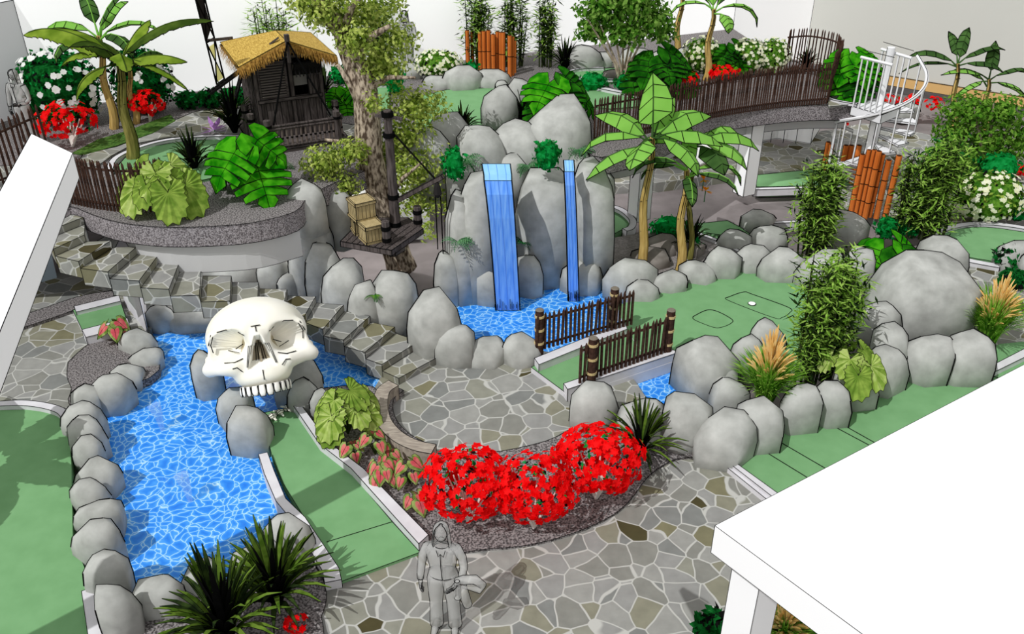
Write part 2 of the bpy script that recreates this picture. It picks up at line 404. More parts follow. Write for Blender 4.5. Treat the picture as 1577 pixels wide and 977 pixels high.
# the turf bridge over the water
slab('bridge_turf', [(818, 566), (872, 606), (1000, 560), (1050, 540), (1000, 480), (955, 500)], .12, [GREEN, CURB], thick=.3)
ring([(823, 552), (962, 496)], [(830, 562), (966, 507)], -.14, .28, 'bridge_kerb')
ring([(874, 600), (1045, 543)], [(868, 591), (1030, 536)], -.14, .28, 'bridge_kerb')
b = MB(); b.prism([(p.x, p.y) for p in pp([(874, 600), (1052, 541), (1045, 534), (868, 592)], .28)], -.28, .1, 0); tag(b.build('bridge_abutment', [CURB]), kind='structure')
slab('golf_green', [(950, 470), (1010, 455), (1060, 435), (1120, 415), (1220, 425), (1270, 470), (1230, 560), (1120, 570), (1040, 545), (1000, 560), (960, 500)], .14, [GREEN, CURB], inkw=False)
b = MB()
def rrect(px, z, r):
    pts = smoothpath(pp(px, z) + [P(*px[0], z)], 5); b.line(pts, r, 0)
rrect([(1067, 488), (1088, 478), (1105, 480), (1127, 492), (1126, 498), (1112, 504), (1098, 504), (1070, 493)], .145, .009)
rrect([(1121, 458), (1145, 450), (1160, 454), (1215, 474), (1216, 482), (1205, 489), (1190, 489), (1122, 463)], .145, .009)
tag(b.build('putting_outline', [INK]), kind='structure')
c = P(1158, 468, .15); b = MB(); b.tube([c, c + V((0, 0, .012))], .075, 14, 0); b.tube([c + V((0, 0, .002)), c + V((0, 0, .006))], .09, 14, 1); o = b.build('golf_cup', [WHITE, INK], origin=c); tag(o, 'round white cup set in the green with outlined rectangles', 'golf cup')
c = P(1533, 390, .06); b = MB(); b.tube([c, c + V((0, 0, .01))], .08, 12, 0); b.tube([c + V((0, 0, .004)), c + V((0, 0, .012))], .05, 12, 1)
tag(b.build('golf_cup', [INK, GREEN], origin=c), 'small dark golf hole in the oval green on the right', 'golf cup')
# lane on the right
rl = [(1128, 706), (1200, 650), (1340, 590), (1460, 560), (1540, 530), (1640, 520), (1700, 620), (1330, 830), (1180, 765)]
slab('right_lane_turf', rl, .03, [GREEN], inkw=False)
b = MB()
for a, c in (((1180, 697), (1250, 740)), ((1196, 678), (1275, 724)), ((1284, 657), (1346, 690)), ((1297, 654), (1354, 686))): b.line([P(*a, .035), P(*c, .035)], .008, 0)
for a, c in (((1520, 592), (1577, 606)), ((1530, 580), (1577, 594))): b.line([P(*a, .035), P(*c, .035)], .008, 0)
tag(b.build('lane_joint_line', [INK]), kind='structure')
ring([(1118, 719), (1200, 785)], [(1132, 714), (1215, 773)], -.1, .1, 'lane_kerb')
ring([(1126, 716), (1207, 779)], [(1133, 713), (1216, 773)], -.1, .16, 'lane_kerb')
ring([(1528, 575), (1640, 520)], [(1522, 566), (1640, 505)], -.1, .14, 'lane_kerb')
# oval green at the right edge
slab('golf_green', [(1441, 372), (1455, 358), (1500, 350), (1560, 355), (1640, 375), (1640, 430), (1540, 405), (1490, 396), (1455, 384)], .06, [GREEN], smooth=3)
strip('green_kerb', [(1540, 410), (1480, 398), (1446, 382), (1440, 366), (1458, 352), (1505, 344), (1560, 348), (1620, 360)], -.1, .1, .2)
# turf strips under and beyond the raised terrace
slab('golf_green', [(1163, 270), (1222, 264), (1330, 255), (1330, 285), (1218, 287), (1165, 288)], .03, [GREEN])
strip('green_kerb', [(1160, 291), (1230, 289), (1330, 287)], -.1, .1, .14, n=1)
slab('golf_green', [(928, 318), (955, 328), (970, 340), (965, 350), (930, 362)], .03, [GREEN], smooth=2)
strip('green_kerb', [(925, 314), (955, 322), (974, 338), (972, 350), (962, 354)], -.1, .12, .18)
slab('golf_green', [(1070, 345), (1120, 340), (1140, 350), (1170, 372), (1155, 385), (1110, 362), (1072, 356)], .05, [GREEN])
strip('green_kerb', [(1072, 358), (1110, 372), (1140, 388)], -.1, .1, .12, n=1)
strip('green_kerb', [(1190, 343), (1240, 340), (1300, 340)], -.1, .12, .12, n=1)
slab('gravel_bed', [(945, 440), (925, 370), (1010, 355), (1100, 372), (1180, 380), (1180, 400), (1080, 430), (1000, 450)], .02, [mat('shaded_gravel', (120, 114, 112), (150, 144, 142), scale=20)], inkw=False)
slab('golf_green', [(112, 478), (185, 462), (195, 492), (128, 512)], .12, [GREEN, CURB])
ring([(114, 472), (183, 455)], [(117, 481), (186, 464)], -.1, .2, 'lane_kerb')
ring([(126, 508), (196, 490)], [(132, 520), (200, 503)], -.1, .2, 'lane_kerb')
b = MB(); b.prism([(p.x, p.y) for p in pp([(193, 470), (228, 515), (225, 470), (205, 440)], 0)], -.3, 1.25, 0); b.ink(.008, 1, 30); tag(b.build('white_pier', [CURB, INK]), kind='structure')
b = MB(); a, c = P(30, 445, 0), P(88, 428, 0); b.poly([a, c, c + V((0, .1, 1.1)), a + V((0, .1, 1.1))]); tag(b.build('window_1', [mat('blue_grey_glass', (168, 184, 196), rough=.3)]), kind='structure')

# ---- raised terrace
front = [(-140, 335), (60, 325), (107, 318), (140, 330), (185, 343), (250, 350), (320, 349), (390, 343), (455, 326), (476, 302), (520, 280), (565, 262), (600, 238), (645, 210), (700, 192), (800, 182), (890, 200), (912, 240), (960, 236), (1010, 222), (1068, 193), (1100, 180), (1180, 168), (1250, 162), (1322, 161)]
fr = smoothpath(pp(front, TZ), 3)
top_pts = list(fr) + [P(1352, 150, TZ), P(1350, 128, TZ), P(1310, 112, TZ), P(1260, 100, TZ), P(1190, 84, TZ)]
e2 = MC.copy(); e1 = cornerL
inn = V((dd.y, -dd.x, 0)) * .02
back_pts = [e2 + inn, e1 + inn + V((.02, 0, 0)), left_end + V((.05, 0, 0))]
b = MB(); b.prism([(p.x, p.y) for p in top_pts + back_pts], TZ - .42, TZ, 0, 1)
for i in range(len(fr) - 1):
    for z in (TZ + .004, TZ - .42): b.line([V((fr[i].x, fr[i].y - .01, z)), V((fr[i + 1].x, fr[i + 1].y - .01, z))], inkr(fr[i]), 2)
tag(b.build('terrace_deck', [GRAVEL, FASCIA, INK]), kind='structure')
# pale beam below the left front and pale soffit band below the bridge part
def band(name, px, z0, z1, off, mt):
    path = smoothpath([P(a, c, TZ) + V((0, off, 0)) for a, c in px], 3); b = MB()
    for i in range(len(path) - 1):
        p, q = path[i], path[i + 1]; b.poly([(p.x, p.y, z0), (q.x, q.y, z0), (q.x, q.y, z1), (p.x, p.y, z1)]); b.poly([(p.x, p.y, z0), (p.x, p.y + .3, z0), (q.x, q.y + .3, z0), (q.x, q.y, z0)])
        b.line([(p.x, p.y, z0), (q.x, q.y, z0)], .009, 1)
    return tag(b.build(name, [mt, INK]), kind='structure')
band('terrace_beam', [(196, 344), (250, 350), (320, 349), (390, 343), (455, 326)], 1.45, TZ - .4, .12, mat('beam_grey', (200, 200, 200)))
band('terrace_beam', [(905, 240), (960, 238), (1010, 224), (1068, 195), (1100, 182), (1180, 170), (1250, 164), (1318, 163)], 1.72, TZ - .4, .5, mat('beam_grey', (200, 200, 200)))
# pale retaining walls below the terrace
g = [P(1060, 262, 0), P(1171, 218, 0), P(1197, 214, 0), P(1248, 222, 0), P(1262, 200, 0)]
b = MB()
for i in range(len(g) - 1):
    p, q = g[i], g[i + 1]; b.poly([(p.x, p.y, 0), (q.x, q.y, 0), (q.x, q.y, 2.1), (p.x, p.y, 2.1)])
for t in (0, .2, .45, .7, 1):
    p = g[1].lerp(g[3], t); b.line([(p.x, p.y - .03, 0), (p.x, p.y - .03, 2.1)], .012, 1)
for i in range(len(g) - 1): b.line([g[i] + V((0, 0, .02)), g[i + 1] + V((0, 0, .02))], .012, 1)
tag(b.build('retaining_wall', [WHITE, INK]), kind='structure')
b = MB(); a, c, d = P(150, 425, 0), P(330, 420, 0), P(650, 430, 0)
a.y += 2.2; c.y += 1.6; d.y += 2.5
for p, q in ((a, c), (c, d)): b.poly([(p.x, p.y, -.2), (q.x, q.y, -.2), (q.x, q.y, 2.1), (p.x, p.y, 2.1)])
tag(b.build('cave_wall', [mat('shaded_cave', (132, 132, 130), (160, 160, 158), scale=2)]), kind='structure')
# surfaces on the terrace
slab('terrace_path', [(112, 262), (128, 238), (180, 226), (235, 205), (268, 186), (300, 172), (345, 166), (420, 172), (560, 195), (560, 215), (420, 212), (340, 207), (260, 212), (205, 222), (172, 240), (150, 256)], TZ + .03, [STONE], thick=.03)
slab('terrace_path', [(-60, 330), (60, 322), (106, 317), (112, 262), (95, 250), (-60, 260)], TZ + .03, [STONE], thick=.03)
slab('terrace_green', [(176, 262), (195, 240), (225, 228), (270, 219), (340, 214), (430, 218), (440, 250), (300, 280)], TZ + .05, [GREEN], thick=.05)
strip('green_kerb', [(168, 262), (178, 243), (215, 226), (265, 214), (340, 209), (430, 212)], TZ, TZ + .12, .14)
GRASSD = mat('dark_lawn', (44, 78, 26), (86, 120, 52), scale=14)
slab('lawn_patch', [(112, 235), (150, 215), (200, 200), (262, 176), (270, 186), (235, 205), (180, 224), (130, 238)], TZ + .04, [GRASSD], thick=.03, inkw=False)
slab('terrace_green', [(498, 160), (505, 142), (540, 135), (600, 132), (600, 168), (520, 172)], TZ + .05, [GREEN], thick=.05)
strip('green_kerb', [(495, 166), (500, 142), (540, 133), (600, 130)], TZ, TZ + .12, .12)
slab('terrace_green', [(640, 210), (640, 150), (690, 138), (800, 134), (812, 150), (800, 205), (720, 215)], TZ + .05, [GREEN], thick=.05)
slab('terrace_green', [(868, 160), (868, 132), (940, 140), (1010, 155), (1010, 162), (940, 168)], TZ + .05, [GREEN], thick=.05)
strip('green_kerb', [(866, 118), (880, 125), (940, 138), (1015, 153)], TZ, TZ + .12, .2)
slab('terrace_green', [(876, 118), (885, 108), (960, 104), (1010, 110), (1005, 124), (930, 128)], TZ + .05, [GREEN], thick=.05)
strip('green_kerb', [(945, 122), (905, 120), (874, 117), (872, 112), (890, 106), (930, 104)], TZ, TZ + .12, .1)
slab('terrace_path', [(1275, 165), (1275, 145), (1290, 132), (1340, 130), (1348, 150), (1320, 160)], TZ + .03, [STONE], thick=.03)
strip('green_kerb', [(1345, 138), (1300, 134), (1276, 142), (1280, 152), (1320, 160)], TZ, TZ + .08, .1)
# columns
for px, py, w, h in ((985, 341, .42, 2.1), (1148, 302, .42, 2.1), (1328, 300, .2, 2.1)):
    p = P(px, py, 0); p.y += w / 2; b = MB(); b.box((p.x, p.y, h / 2), (w, w, h), Rz(.5)); b.ink(inkr(p), 1, 30)
    tag(b.build('support_column', [WHITE if px < 1300 else WHITE, INK]), kind='structure')

# ---- curved flagstone stairs
NOS = [((62, 345), (107, 320)), ((70, 358), (128, 335)), ((82, 384), (130, 362)), ((121, 403), (171, 371)), ((166, 419), (211, 380)), ((214, 433), (243, 394)), ((260, 446), (276, 405)), ((307, 455), (310, 415)), ((354, 464), (356, 425)), ((396, 472), (398, 435)), ((435, 479), (442, 446)), ((469, 487), (486, 457)), ((497, 508), (529, 470)), ((529, 524), (570, 487)), ((562, 543), (608, 504)), ((588, 562), (645, 526)), ((614, 583), (677, 549))]
dz = TZ / len(NOS)
stair = thing('stone_stairs', 'curved flagstone staircase descending from the terrace past the skull to the plaza', 'stairs', P(588, 562, 0))
pr = None
for k, (a, c) in enumerate(NOS):
    z = TZ - dz * k
    A, C = P(*a, z), P(*c, z)
    if k:
        b = MB(); q = [(pr[0].x, pr[0].y), (A.x, A.y), (C.x, C.y), (pr[1].x, pr[1].y)]
        b.prism(q, max(-.1, z - .36), z); b.ink(inkr(A), 1, 25); b.build('step', [STONE, INK], stair, world=True)
    pr = (A, C)
# ================================================================ BOULDERS
def boulder(px, yt, yb, w, z=0.0, d=None, label='', seed=0, nseg=6, lean=0, flat=.30, group=None, dark=False, under=.25, dy=0, box=.0, mt=None):
    R = random.Random(seed * 7919 + int(px * 13 + yt * 7))
    B = P(px, yb, z); wm = w * mpp(B); dm = d if d else wm * .85
    cy = B.y + dm * .45 + dy; zt = HZ(cy, yt); h = max(.2, zt - z)
    cx = (px - 788.5) / FPX * (cy * CS + (CH - z - h / 2) * SN)
    bm = bmesh.new()
    wm *= 1.16; prof = [(-under / h if h else 0, .98), (.45, 1.0), (.78, .88), (1.0, .36 + flat * .5)]
    a0 = R.uniform(0, 6)
    jr = [R.uniform(.84, 1.08) for _ in range(nseg)]; ja = [R.uniform(-.22, .22) for _ in range(nseg)]
    tx, ty = R.uniform(-.10, .10), R.uniform(-.02, .14); ox, oy = R.uniform(-.09, .09), R.uniform(-.05, .08)
    for t, r in prof:
        for k in range(nseg):
            a = a0 + 2 * PI * (k + ja[k]) / nseg; rr = r * jr[k] * R.uniform(.94, 1.04)
            ca, sa = math.cos(a), math.sin(a)
            q = (abs(ca) ** 2.6 + abs(sa) ** 2.6) ** (-1 / 2.6)   # squarish plan
            kz = max(0, t - .4) / .6; bm.verts.new((rr * q * ca * wm / 2 + (lean * t + ox * kz) * wm, rr * q * sa * dm / 2 + oy * kz * dm, h * t + (R.uniform(-.05, .0) + tx * ca * .8 + (ty * sa - abs(ty)) * .8) * h * kz))
    r_ = bmesh.ops.convex_hull(bm, input=bm.verts[:])
    bmesh.ops.delete(bm, geom=list({e for e in r_['geom_interior'] + r_['geom_unused'] if isinstance(e, bmesh.types.BMVert)}), context='VERTS')
    bmesh.ops.recalc_face_normals(bm, faces=bm.faces[:])
    bm.verts.index_update(); b = MB()
    b.raw([v.co.copy() for v in bm.verts], [tuple(v.index for v in f.verts) for f in bm.faces], 0); bm.free()
    loc = V((cx, cy, z))
    b.ink(inkr(loc) * 2.0, 1, 95, toward=V((0, 0, CH)) - loc, zmin=.06 * h)
    o = b.build('boulder', [mt or ROCK, INK], smooth=True); o.location = loc
    tag(o, label, 'boulder', group); return o

def row(lst, z, where, group, start=0, **kw):
    words = ['first', 'second', 'third', 'fourth', 'fifth', 'sixth', 'seventh', 'eighth', 'ninth', 'tenth', 'eleventh', 'twelfth', 'thirteenth', 'fourteenth', 'fifteenth', 'sixteenth']
    for i, t in enumerate(lst):
        e = dict(kw)
        if len(t) > 4: e.update(t[4])
        boulder(t[0], t[1], t[2], t[3], e.pop('z', z), label=where % words[i], seed=i + 1, group=group, **e)

# left edge of the skull pond, from the back to the front
row([(212, 512, 556, 52), (226, 540, 574, 48), (196, 566, 602, 50), (168, 580, 640, 62), (134, 598, 650, 50), (128, 624, 690, 62), (135, 645, 712, 52), (134, 676, 730, 46), (148, 712, 770, 62), (136, 742, 800, 54), (150, 776, 835, 74), (147, 808, 880, 76), (166, 856, 935, 66)],
    -.1, 'grey boulder on the left edge of the skull pond, %s from the back', 'boulders along the left edge of the skull pond', lean=.04)
row([(185, 905, 1000, 60), (240, 897, 968, 78), (312, 880, 930, 62, {'d': .7}), (384, 848, 900, 60), (447, 796, 880, 66, {'flat': .1}), ], -.1, 'grey boulder at the front shore of the skull pond, %s from the left', 'boulders along the front shore of the skull pond')
# under the skull
row([(319, 544, 620, 42), (363, 600, 668, 58), (386, 630, 708, 60), (455, 560, 628, 84), (471, 584, 652, 46), (497, 600, 652, 36, {'z': 0})], -.15, 'grey boulder propping the skull in the pond, %s from the left', 'boulders under the skull')
# cave below the terrace
row([(175, 372, 420, 90, {'d': 1.5}), (345, 370, 450, 96, {'d': 1.6}), (285, 380, 440, 80), (248, 470, 512, 40), (290, 476, 512, 84), (420, 392, 452, 48), (452, 420, 470, 46)], -.1, 'grey boulder in the shade below the terrace, %s from the stair top', 'boulders in the cave below the terrace')
# cliff left of the stairs
row([(482, 338, 476, 68, {'d': 1.1, 'flat': .5}), (436, 268, 330, 42, {'z': 1.6}), (472, 280, 352, 56, {'z': 1.9, 'd': .8}), (519, 286, 374, 46, {'z': 1.25, 'd': .8}), (500, 372, 485, 54), (530, 402, 505, 62, {'lean': .06, 'd': .9}), (560, 436, 530, 46), (606, 418, 530, 68, {'d': .8}), (672, 446, 565, 74, {'d': .8, 'z': -.05})], -.1,
    'tall grey boulder beside the stairs, %s from the terrace end', 'tall boulders between stairs and cliff')
row([(699, 503, 572, 62), (750, 525, 572, 64), (804, 518, 572, 62)], -.05, 'round grey boulder between pond and plaza, %s from the stairs', 'boulders between waterfall pond and plaza')
# waterfall cliff
row([(690, 390, 475, 40), (712, 300, 474, 44, {'d': 1.0}), (733, 272, 470, 68, {'d': 1.3, 'flat': .45}), (752, 410, 474, 40), (815, 396, 462, 48, {'d': .6}), (838, 262, 446, 96, {'d': 1.5, 'flat': .55, 'dy': -.1}), (893, 402, 458, 60, {'d': .7}), (912, 250, 452, 62, {'d': 1.7, 'flat': .3, 'dy': .0})], -.15,
    'grey cliff boulder standing in the waterfall pond, %s from the left', 'lower boulders of the waterfall cliff')
row([(658, 198, 300, 66), (687, 176, 280, 68), (743, 196, 300, 76, {'d': 1.2}), (796, 190, 290, 78, {'d': 1.2}), (862, 156, 290, 106, {'d': 1.8}), (790, 240, 300, 46, {'d': .7}), (893, 232, 300, 42, {'z': 1.6, 'd': .7}), (860, 244, 300, 40, {'z': 1.6, 'd': .6}), (712, 245, 320, 44, {'z': 1.6, 'd': .6}), (930, 262, 330, 34, {'z': 1.2, 'd': .8})], 1.7,
    'grey boulder crowning the waterfall cliff, %s counted from the tree', 'upper boulders of the waterfall cliff')
row([(770, 133, 205, 52, {'d': .8, 'flat': .2}), (798, 121, 190, 40), (774, 124, 150, 22)], TZ, 'pointed grey rock behind the cliff top, %s from the front', 'rocks behind the cliff top')
row([(672, 118, 140, 40), (712, 103, 142, 54), (758, 109, 140, 56), (625, 98, 125, 50)], TZ, 'low grey boulder behind the upper green, %s', 'boulders behind the upper green')
row([(612, 90, 120, 40), (655, 96, 122, 34)], TZ, 'pale rock near the bamboo beside the tree, %s from the trunk', 'rocks near the bamboo')
row([(900, 72, 112, 46), (926, 81, 108, 34), (990, 76, 112, 60), (1020, 80, 112, 50), (1056, 76, 110, 50)], TZ, 'grey boulder along the back wall behind the small tree, %s from the left', 'boulders along the back wall')
b = boulder(946, 108, 126, 34, TZ, label='small dark rock beside the stems of the small tree', seed=4, mt=mat('dark_rock', (120, 114, 108), (140, 134, 128)))
# round the far green
row([(972, 404, 462, 72, {'d': .8}), (990, 434, 474, 54, {'d': .5}), (1030, 420, 462, 56), (1075, 407, 448, 52), (1112, 384, 440, 58), (1158, 380, 430, 58), (1208, 384, 446, 66), (1265, 388, 460, 66), (1316, 382, 462, 54)], 0,
    'grey boulder behind the far green, %s from the waterfall', 'boulders behind the far green')
row([(1133, 358, 390, 54), (1186, 350, 392, 60), (1168, 325, 358, 48)], 0, 'grey boulder beside the dirt yard, %s from the banana plants', 'boulders beside the dirt yard')
row([(1020, 364, 398, 52), (1060, 372, 400, 44), (1000, 385, 420, 60)], 0, 'low dark boulder between the twin banana plants, %s', 'low boulders between banana plants', mt=MATS['dark_rock'])
# between small pond and right bed
row([(915, 594, 668, 72, {'z': 0}), (987, 624, 692, 76, {'z': 0}), (1054, 614, 702, 80, {'z': 0}), (1088, 527, 622, 90, {'d': 1.2}), (1104, 564, 625, 64), (1122, 588, 650, 56), (1148, 518, 585, 46), (1180, 494, 560, 50)], -.1,
    'grey boulder around the small pond, %s from the red shrubs', 'boulders around the small pond')
row([(1117, 640, 728, 94), (1168, 620, 704, 76), (1230, 598, 676, 64), (1282, 590, 666, 60), (1318, 564, 638, 70), (1364, 538, 616, 66), (1426, 522, 600, 84), (1488, 517, 602, 84)], -.02,
    'grey boulder edging the right turf lane, %s from the plaza', 'boulders edging the right turf lane')
row([(1352, 470, 540, 64), (1372, 502, 580, 58), (1326, 384, 460, 40)], .1, 'grey boulder behind the right lane edge, %s from the fan leaf plant', 'boulders behind the right lane edge')
boulder(1414, 399, 540, 148, 0, d=1.8, label='largest grey boulder, a broad rounded block right of the bamboo', seed=3, nseg=9, flat=.42)
o = MB(); q = PY(1437, 430, P(1437, 500, .6).y - .9)
boulder(1449, 371, 440, 78, 0, label='grey boulder behind the largest boulder beside the oval green', seed=8)
row([(1560, 373, 420, 46), (1590, 385, 430, 40)], 0, 'tall grey rock at the end of the oval green, %s', 'rocks at the end of the oval green')
row([(1565, 283, 318, 30), (1525, 255, 275, 34), (1395, 160, 180, 36)], 0, 'pale rock in the far right planting, %s from the front', 'rocks in the far right planting')
boulder(1300, 330, 375, 74, 0, label='pale rock at the foot of the orange bamboo posts', seed=5)
# ================================================================ BUILT THINGS
# ---- waterfalls
def fall(px0, px1, ytop, yl, yb, xb0, xb1, Yb, label):
    """sheet of water: flat lip, bend, long drop"""
    t = thing('waterfall', label, 'waterfall', PY((xb0 + xb1) / 2, yb, Yb))
    prof = []
    zt = HZ(Yb + .55, ytop); zl = HZ(Yb + .12, yl); zb = -.13
    # (y offset, z, t) from lip to foot
    pts = [(.75, zt + .0), (.45, zt - .12), (.2, zl + .16), (.08, zl - .1), (.02, zl - .6), (0, zl - 1.5), (-.02, zb)]
    z_hi, z_lo = pts[0][1], zb
    L_, R_ = [], []
    for dy_, z in pts:
        k = (z_hi - z) / (z_hi - z_lo); k = k ** .6
        Y = Yb + dy_; dp = Y * CS + (CH - z) * SN
        L_.append(V(((px0 + (xb0 - px0) * k - 788.5) / FPX * dp, Y, z))); R_.append(V(((px1 + (xb1 - px1) * k - 788.5) / FPX * dp, Y, z)))
    def sheet(i0, i1, nm, mt):
        b = MB()
        for i in range(i0, i1): b.poly([L_[i], R_[i], R_[i + 1], L_[i + 1]], 0)
        for S_ in (L_, R_): b.line(S_[i0:i1 + 1], .016, 1)
        b.line([L_[i0], R_[i0]], .006, 1); b.line([L_[i1], R_[i1]], .006, 1)
        for j in range(3):
            u = .2 + .3 * j; b.line([L_[i].lerp(R_[i], u) + V((0, -.012, 0)) for i in range(i0, i1 + 1)], .0035, 2)
        return b.build(nm, [mt, INK, mat('water_streak', (60, 120, 220))], t, world=True)
    sheet(0, 2, 'lip', FALLT); sheet(2, len(pts) - 1, 'sheet', FALL)
    b = MB()
    for j in range(16):
        x = L_[-1].lerp(R_[-1], U(-.1, 1.1)); b.line([x + V((0, -.03, U(0, .1))), x + V((0, -.03, U(.12, .3)))], .008, 0)
    b.build('splash_mark', [INK], t, world=True)
YF = P(780, 472, -.1).y
fall(742, 786, 258, 292, 472, 764, 801, YF - .1, 'wide blue waterfall pouring down the left of the cliff')
fall(868, 884, 252, 278, 460, 875, 892, P(880, 458, -.1).y - .1, 'narrow blue waterfall pouring down the right of the cliff')
# ---- fountains
def fountain(px, py, h, label):
    c = P(px, py, -.13); t = thing('fountain_jet', label, 'fountain', c)
    b = MB(); b.tube([(0, 0, 0), (-.02, .03, h * .5), (-.08, .06, h)], [.04, .07, .12], 7, 0); b.build('water_column', [SPRAY], t)
    b = MB()
    for i in range(60):
        a = U(0, 2 * PI); r = U(.03, .42); z = h * (1.15 - (r / .42) ** 2 * .55) * U(.7, 1.05); p = V((math.cos(a) * r - .08, math.sin(a) * r * .7, z))
        b.rib([p, p + V((U(-.03, .03), U(-.03, .03), U(.04, .12)))], [.012, .004], 0)
    tag(b.build('spray', [SPRAY], t), kind='stuff')
fountain(250, 662, .5, 'faint water jet nearer the skull in the pond'); fountain(293, 772, .5, 'faint water jet at the front of the skull pond')

# ---- fences
pick_me = {}
def picket_mesh(h, w=.055, key='p'):
    k = (round(h, 2), w)
    if k not in pick_me:
        b = MB(); b.tube([(0, 0, 0), (0, 0, h - w * 1.2), (0, 0, h)], [w / 2, w / 2, w * .15], 5, 0)
        ob = b.build('picket', [DWOOD]); me = ob.data; bpy.data.objects.remove(ob); pick_me[k] = me
    return pick_me[k]
def fence(px, z, h, sp, label, posts=None, w=.06, off=(0, 0), maxp=100, world=None, n=6, tilt=0):
    path = smoothpath(world or pp(px, z), n)
    t = thing('picket_fence', label, 'fence', path[0]); pts = resample(path, sp); me = picket_mesh(h, w)
    rest = MB()
    for i, p in enumerate(pts):
        if i < maxp:
            o = sub('picket', t, p - t.location, me); o.rotation_euler = (U(-.02, .02), U(-.028, .028) + tilt, 0)
        else: rest.tube([p, p + V((0, 0, h - .06)), p + V((0, 0, h))], [w / 2, w / 2, w * .1], 4, 0)
    if rest.v: tag(rest.build('picket_run', [DWOOD], t, world=True), kind='stuff')
    for f in (.12, .82):
        b = MB(); b.tube([q + V((0, .03, h * f)) for q in path], .026, 5, 0); b.build('rail', [DWOOD], t, world=True)
    for q in posts or []:
        b = MB(); hh = h * 1.18; b.tube([(0, 0, -.1), (0, 0, hh)], [.09, .085], 12, 0); b.tube([(0, 0, hh), (0, 0, hh + .02)], [.085, .06], 12, 1)
        po = b.build('post', [DWOOD, mat('post_top', (120, 112, 100))], t); po.location = q - t.location
        for zz in (.24, .55, .86):
            b = MB(); b.tube([(0, 0, hh * zz - .02), (0, 0, hh * zz + .03)], .097, 12, 0); r = b.build('rope_band', [ROPE], po)
    return t
def pz(px, py, z): return P(px, py, z)
fence([(768 + 58, 541), (972, 500)], .28, .82, .096, 'picket fence on the far side of the turf bridge, beside the waterfall pond', posts=[P(830, 543, .2), P(943, 508, .2)], w=.06, n=1)
fence([(893, 590), (1030, 541)], .28, .84, .096, 'picket fence on the near side of the turf bridge, next to the red shrubs', posts=[P(910, 590, .2), P(1027, 545, .2)], w=.06, n=1)
fence([(112, 314), (150, 322), (195, 327), (235, 326), (262, 318)], TZ, 1.05, .082, 'curved dark picket fence on the terrace edge beside the fan leaf plant', w=.05)
fence([(-60, 300), (0, 290), (50, 268), (80, 252)], TZ, 1.35, .14, 'dark picket fence at the far left behind the white beam', w=.055)
fence([(915, 222), (1000, 205), (1080, 186), (1130, 176), (1200, 166), (1272, 160)], TZ, 1.1, .07, 'long curved dark picket fence along the bridge edge', w=.045)
fence([(1205, 116), (1240, 114), (1278, 124), (1284, 140), (1274, 158)], TZ, 1.3, .1, 'dark picket fence closing the far end of the bridge bed', w=.04)
# ---- orange bamboo posts
def cane(px, yb, yt, z, grp, lab, r=.085, Y=None, lean=0):
    B = P(px, yb, z) if Y is None else PY(px, yb, Y)
    t = HZ(B.y, yt) - B.z; o = MB(); n = max(2, int(t / .42)); pts = []; rad = []
    for i in range(n + 1):
        zz = t * i / n
        if 0 < i < n: pts += [(0, 0, zz - .012), (0, 0, zz), (0, 0, zz + .012)]; rad += [r, r * .9, r]
        else: pts.append((0, 0, zz)); rad.append(r)
    o.tube(pts, rad, 8, 0)
    for i in range(1, n): o.tube([(0, 0, t * i / n - .012), (0, 0, t * i / n + .012)], r * 1.04, 8, 1)
    o.tube([(0, 0, t), (0, 0, t + .01)], r * .8, 8, 1)
    q = inkr(B)
    for s_ in (-1, 1): o.line([(s_ * r, -.0, 0), (s_ * r, 0, t)], q, 1)
    ob = o.build('bamboo_post', [ORANGE, mat('bamboo_node', (66, 34, 14))], smooth=False); ob.location = B; ob.rotation_euler = (0, lean, 0)
    return tag(ob, lab, 'post', grp)
ordw = ['first', 'second', 'third', 'fourth', 'fifth', 'sixth', 'seventh', 'eighth', 'ninth', 'tenth', 'eleventh', 'twelfth', 'thirteenth', 'fourteenth']
for i, (x, yb, yt) in enumerate([(721, 104, 47), (728, 102, 48), (740, 108, 49), (746, 109, 48), (753, 110, 47), (760, 116, 53), (767, 114, 49), (771, 116, 50), (775, 116, 50), (785, 118, 55), (789, 116, 57), (792, 112, 63)]):
    cane(x, yb, yt, TZ, 'orange bamboo posts behind the upper green', 'orange bamboo post behind the upper green, %s from the left' % ordw[i], r=.045 if i in (1, 7) else .06)
for i, (x, yb, yt) in enumerate([(1268, 262, 219), (1273, 264, 222), (1293, 276, 224), (1301, 276, 224), (1311, 284, 224), (1310, 328, 238), (1317, 332, 231), (1324, 334, 231), (1331, 337, 233), (1338, 334, 238), (1349, 336, 247), (1358, 356, 240)]):
    yb2 = yb + 18
    cane(x + (.0), yb, yt, 0.0, 'orange bamboo posts before the spiral stair', 'orange bamboo post in front of the spiral stair, %s from the left' % ordw[i], r=.075 if i not in (6, 7) else .055, lean=0)

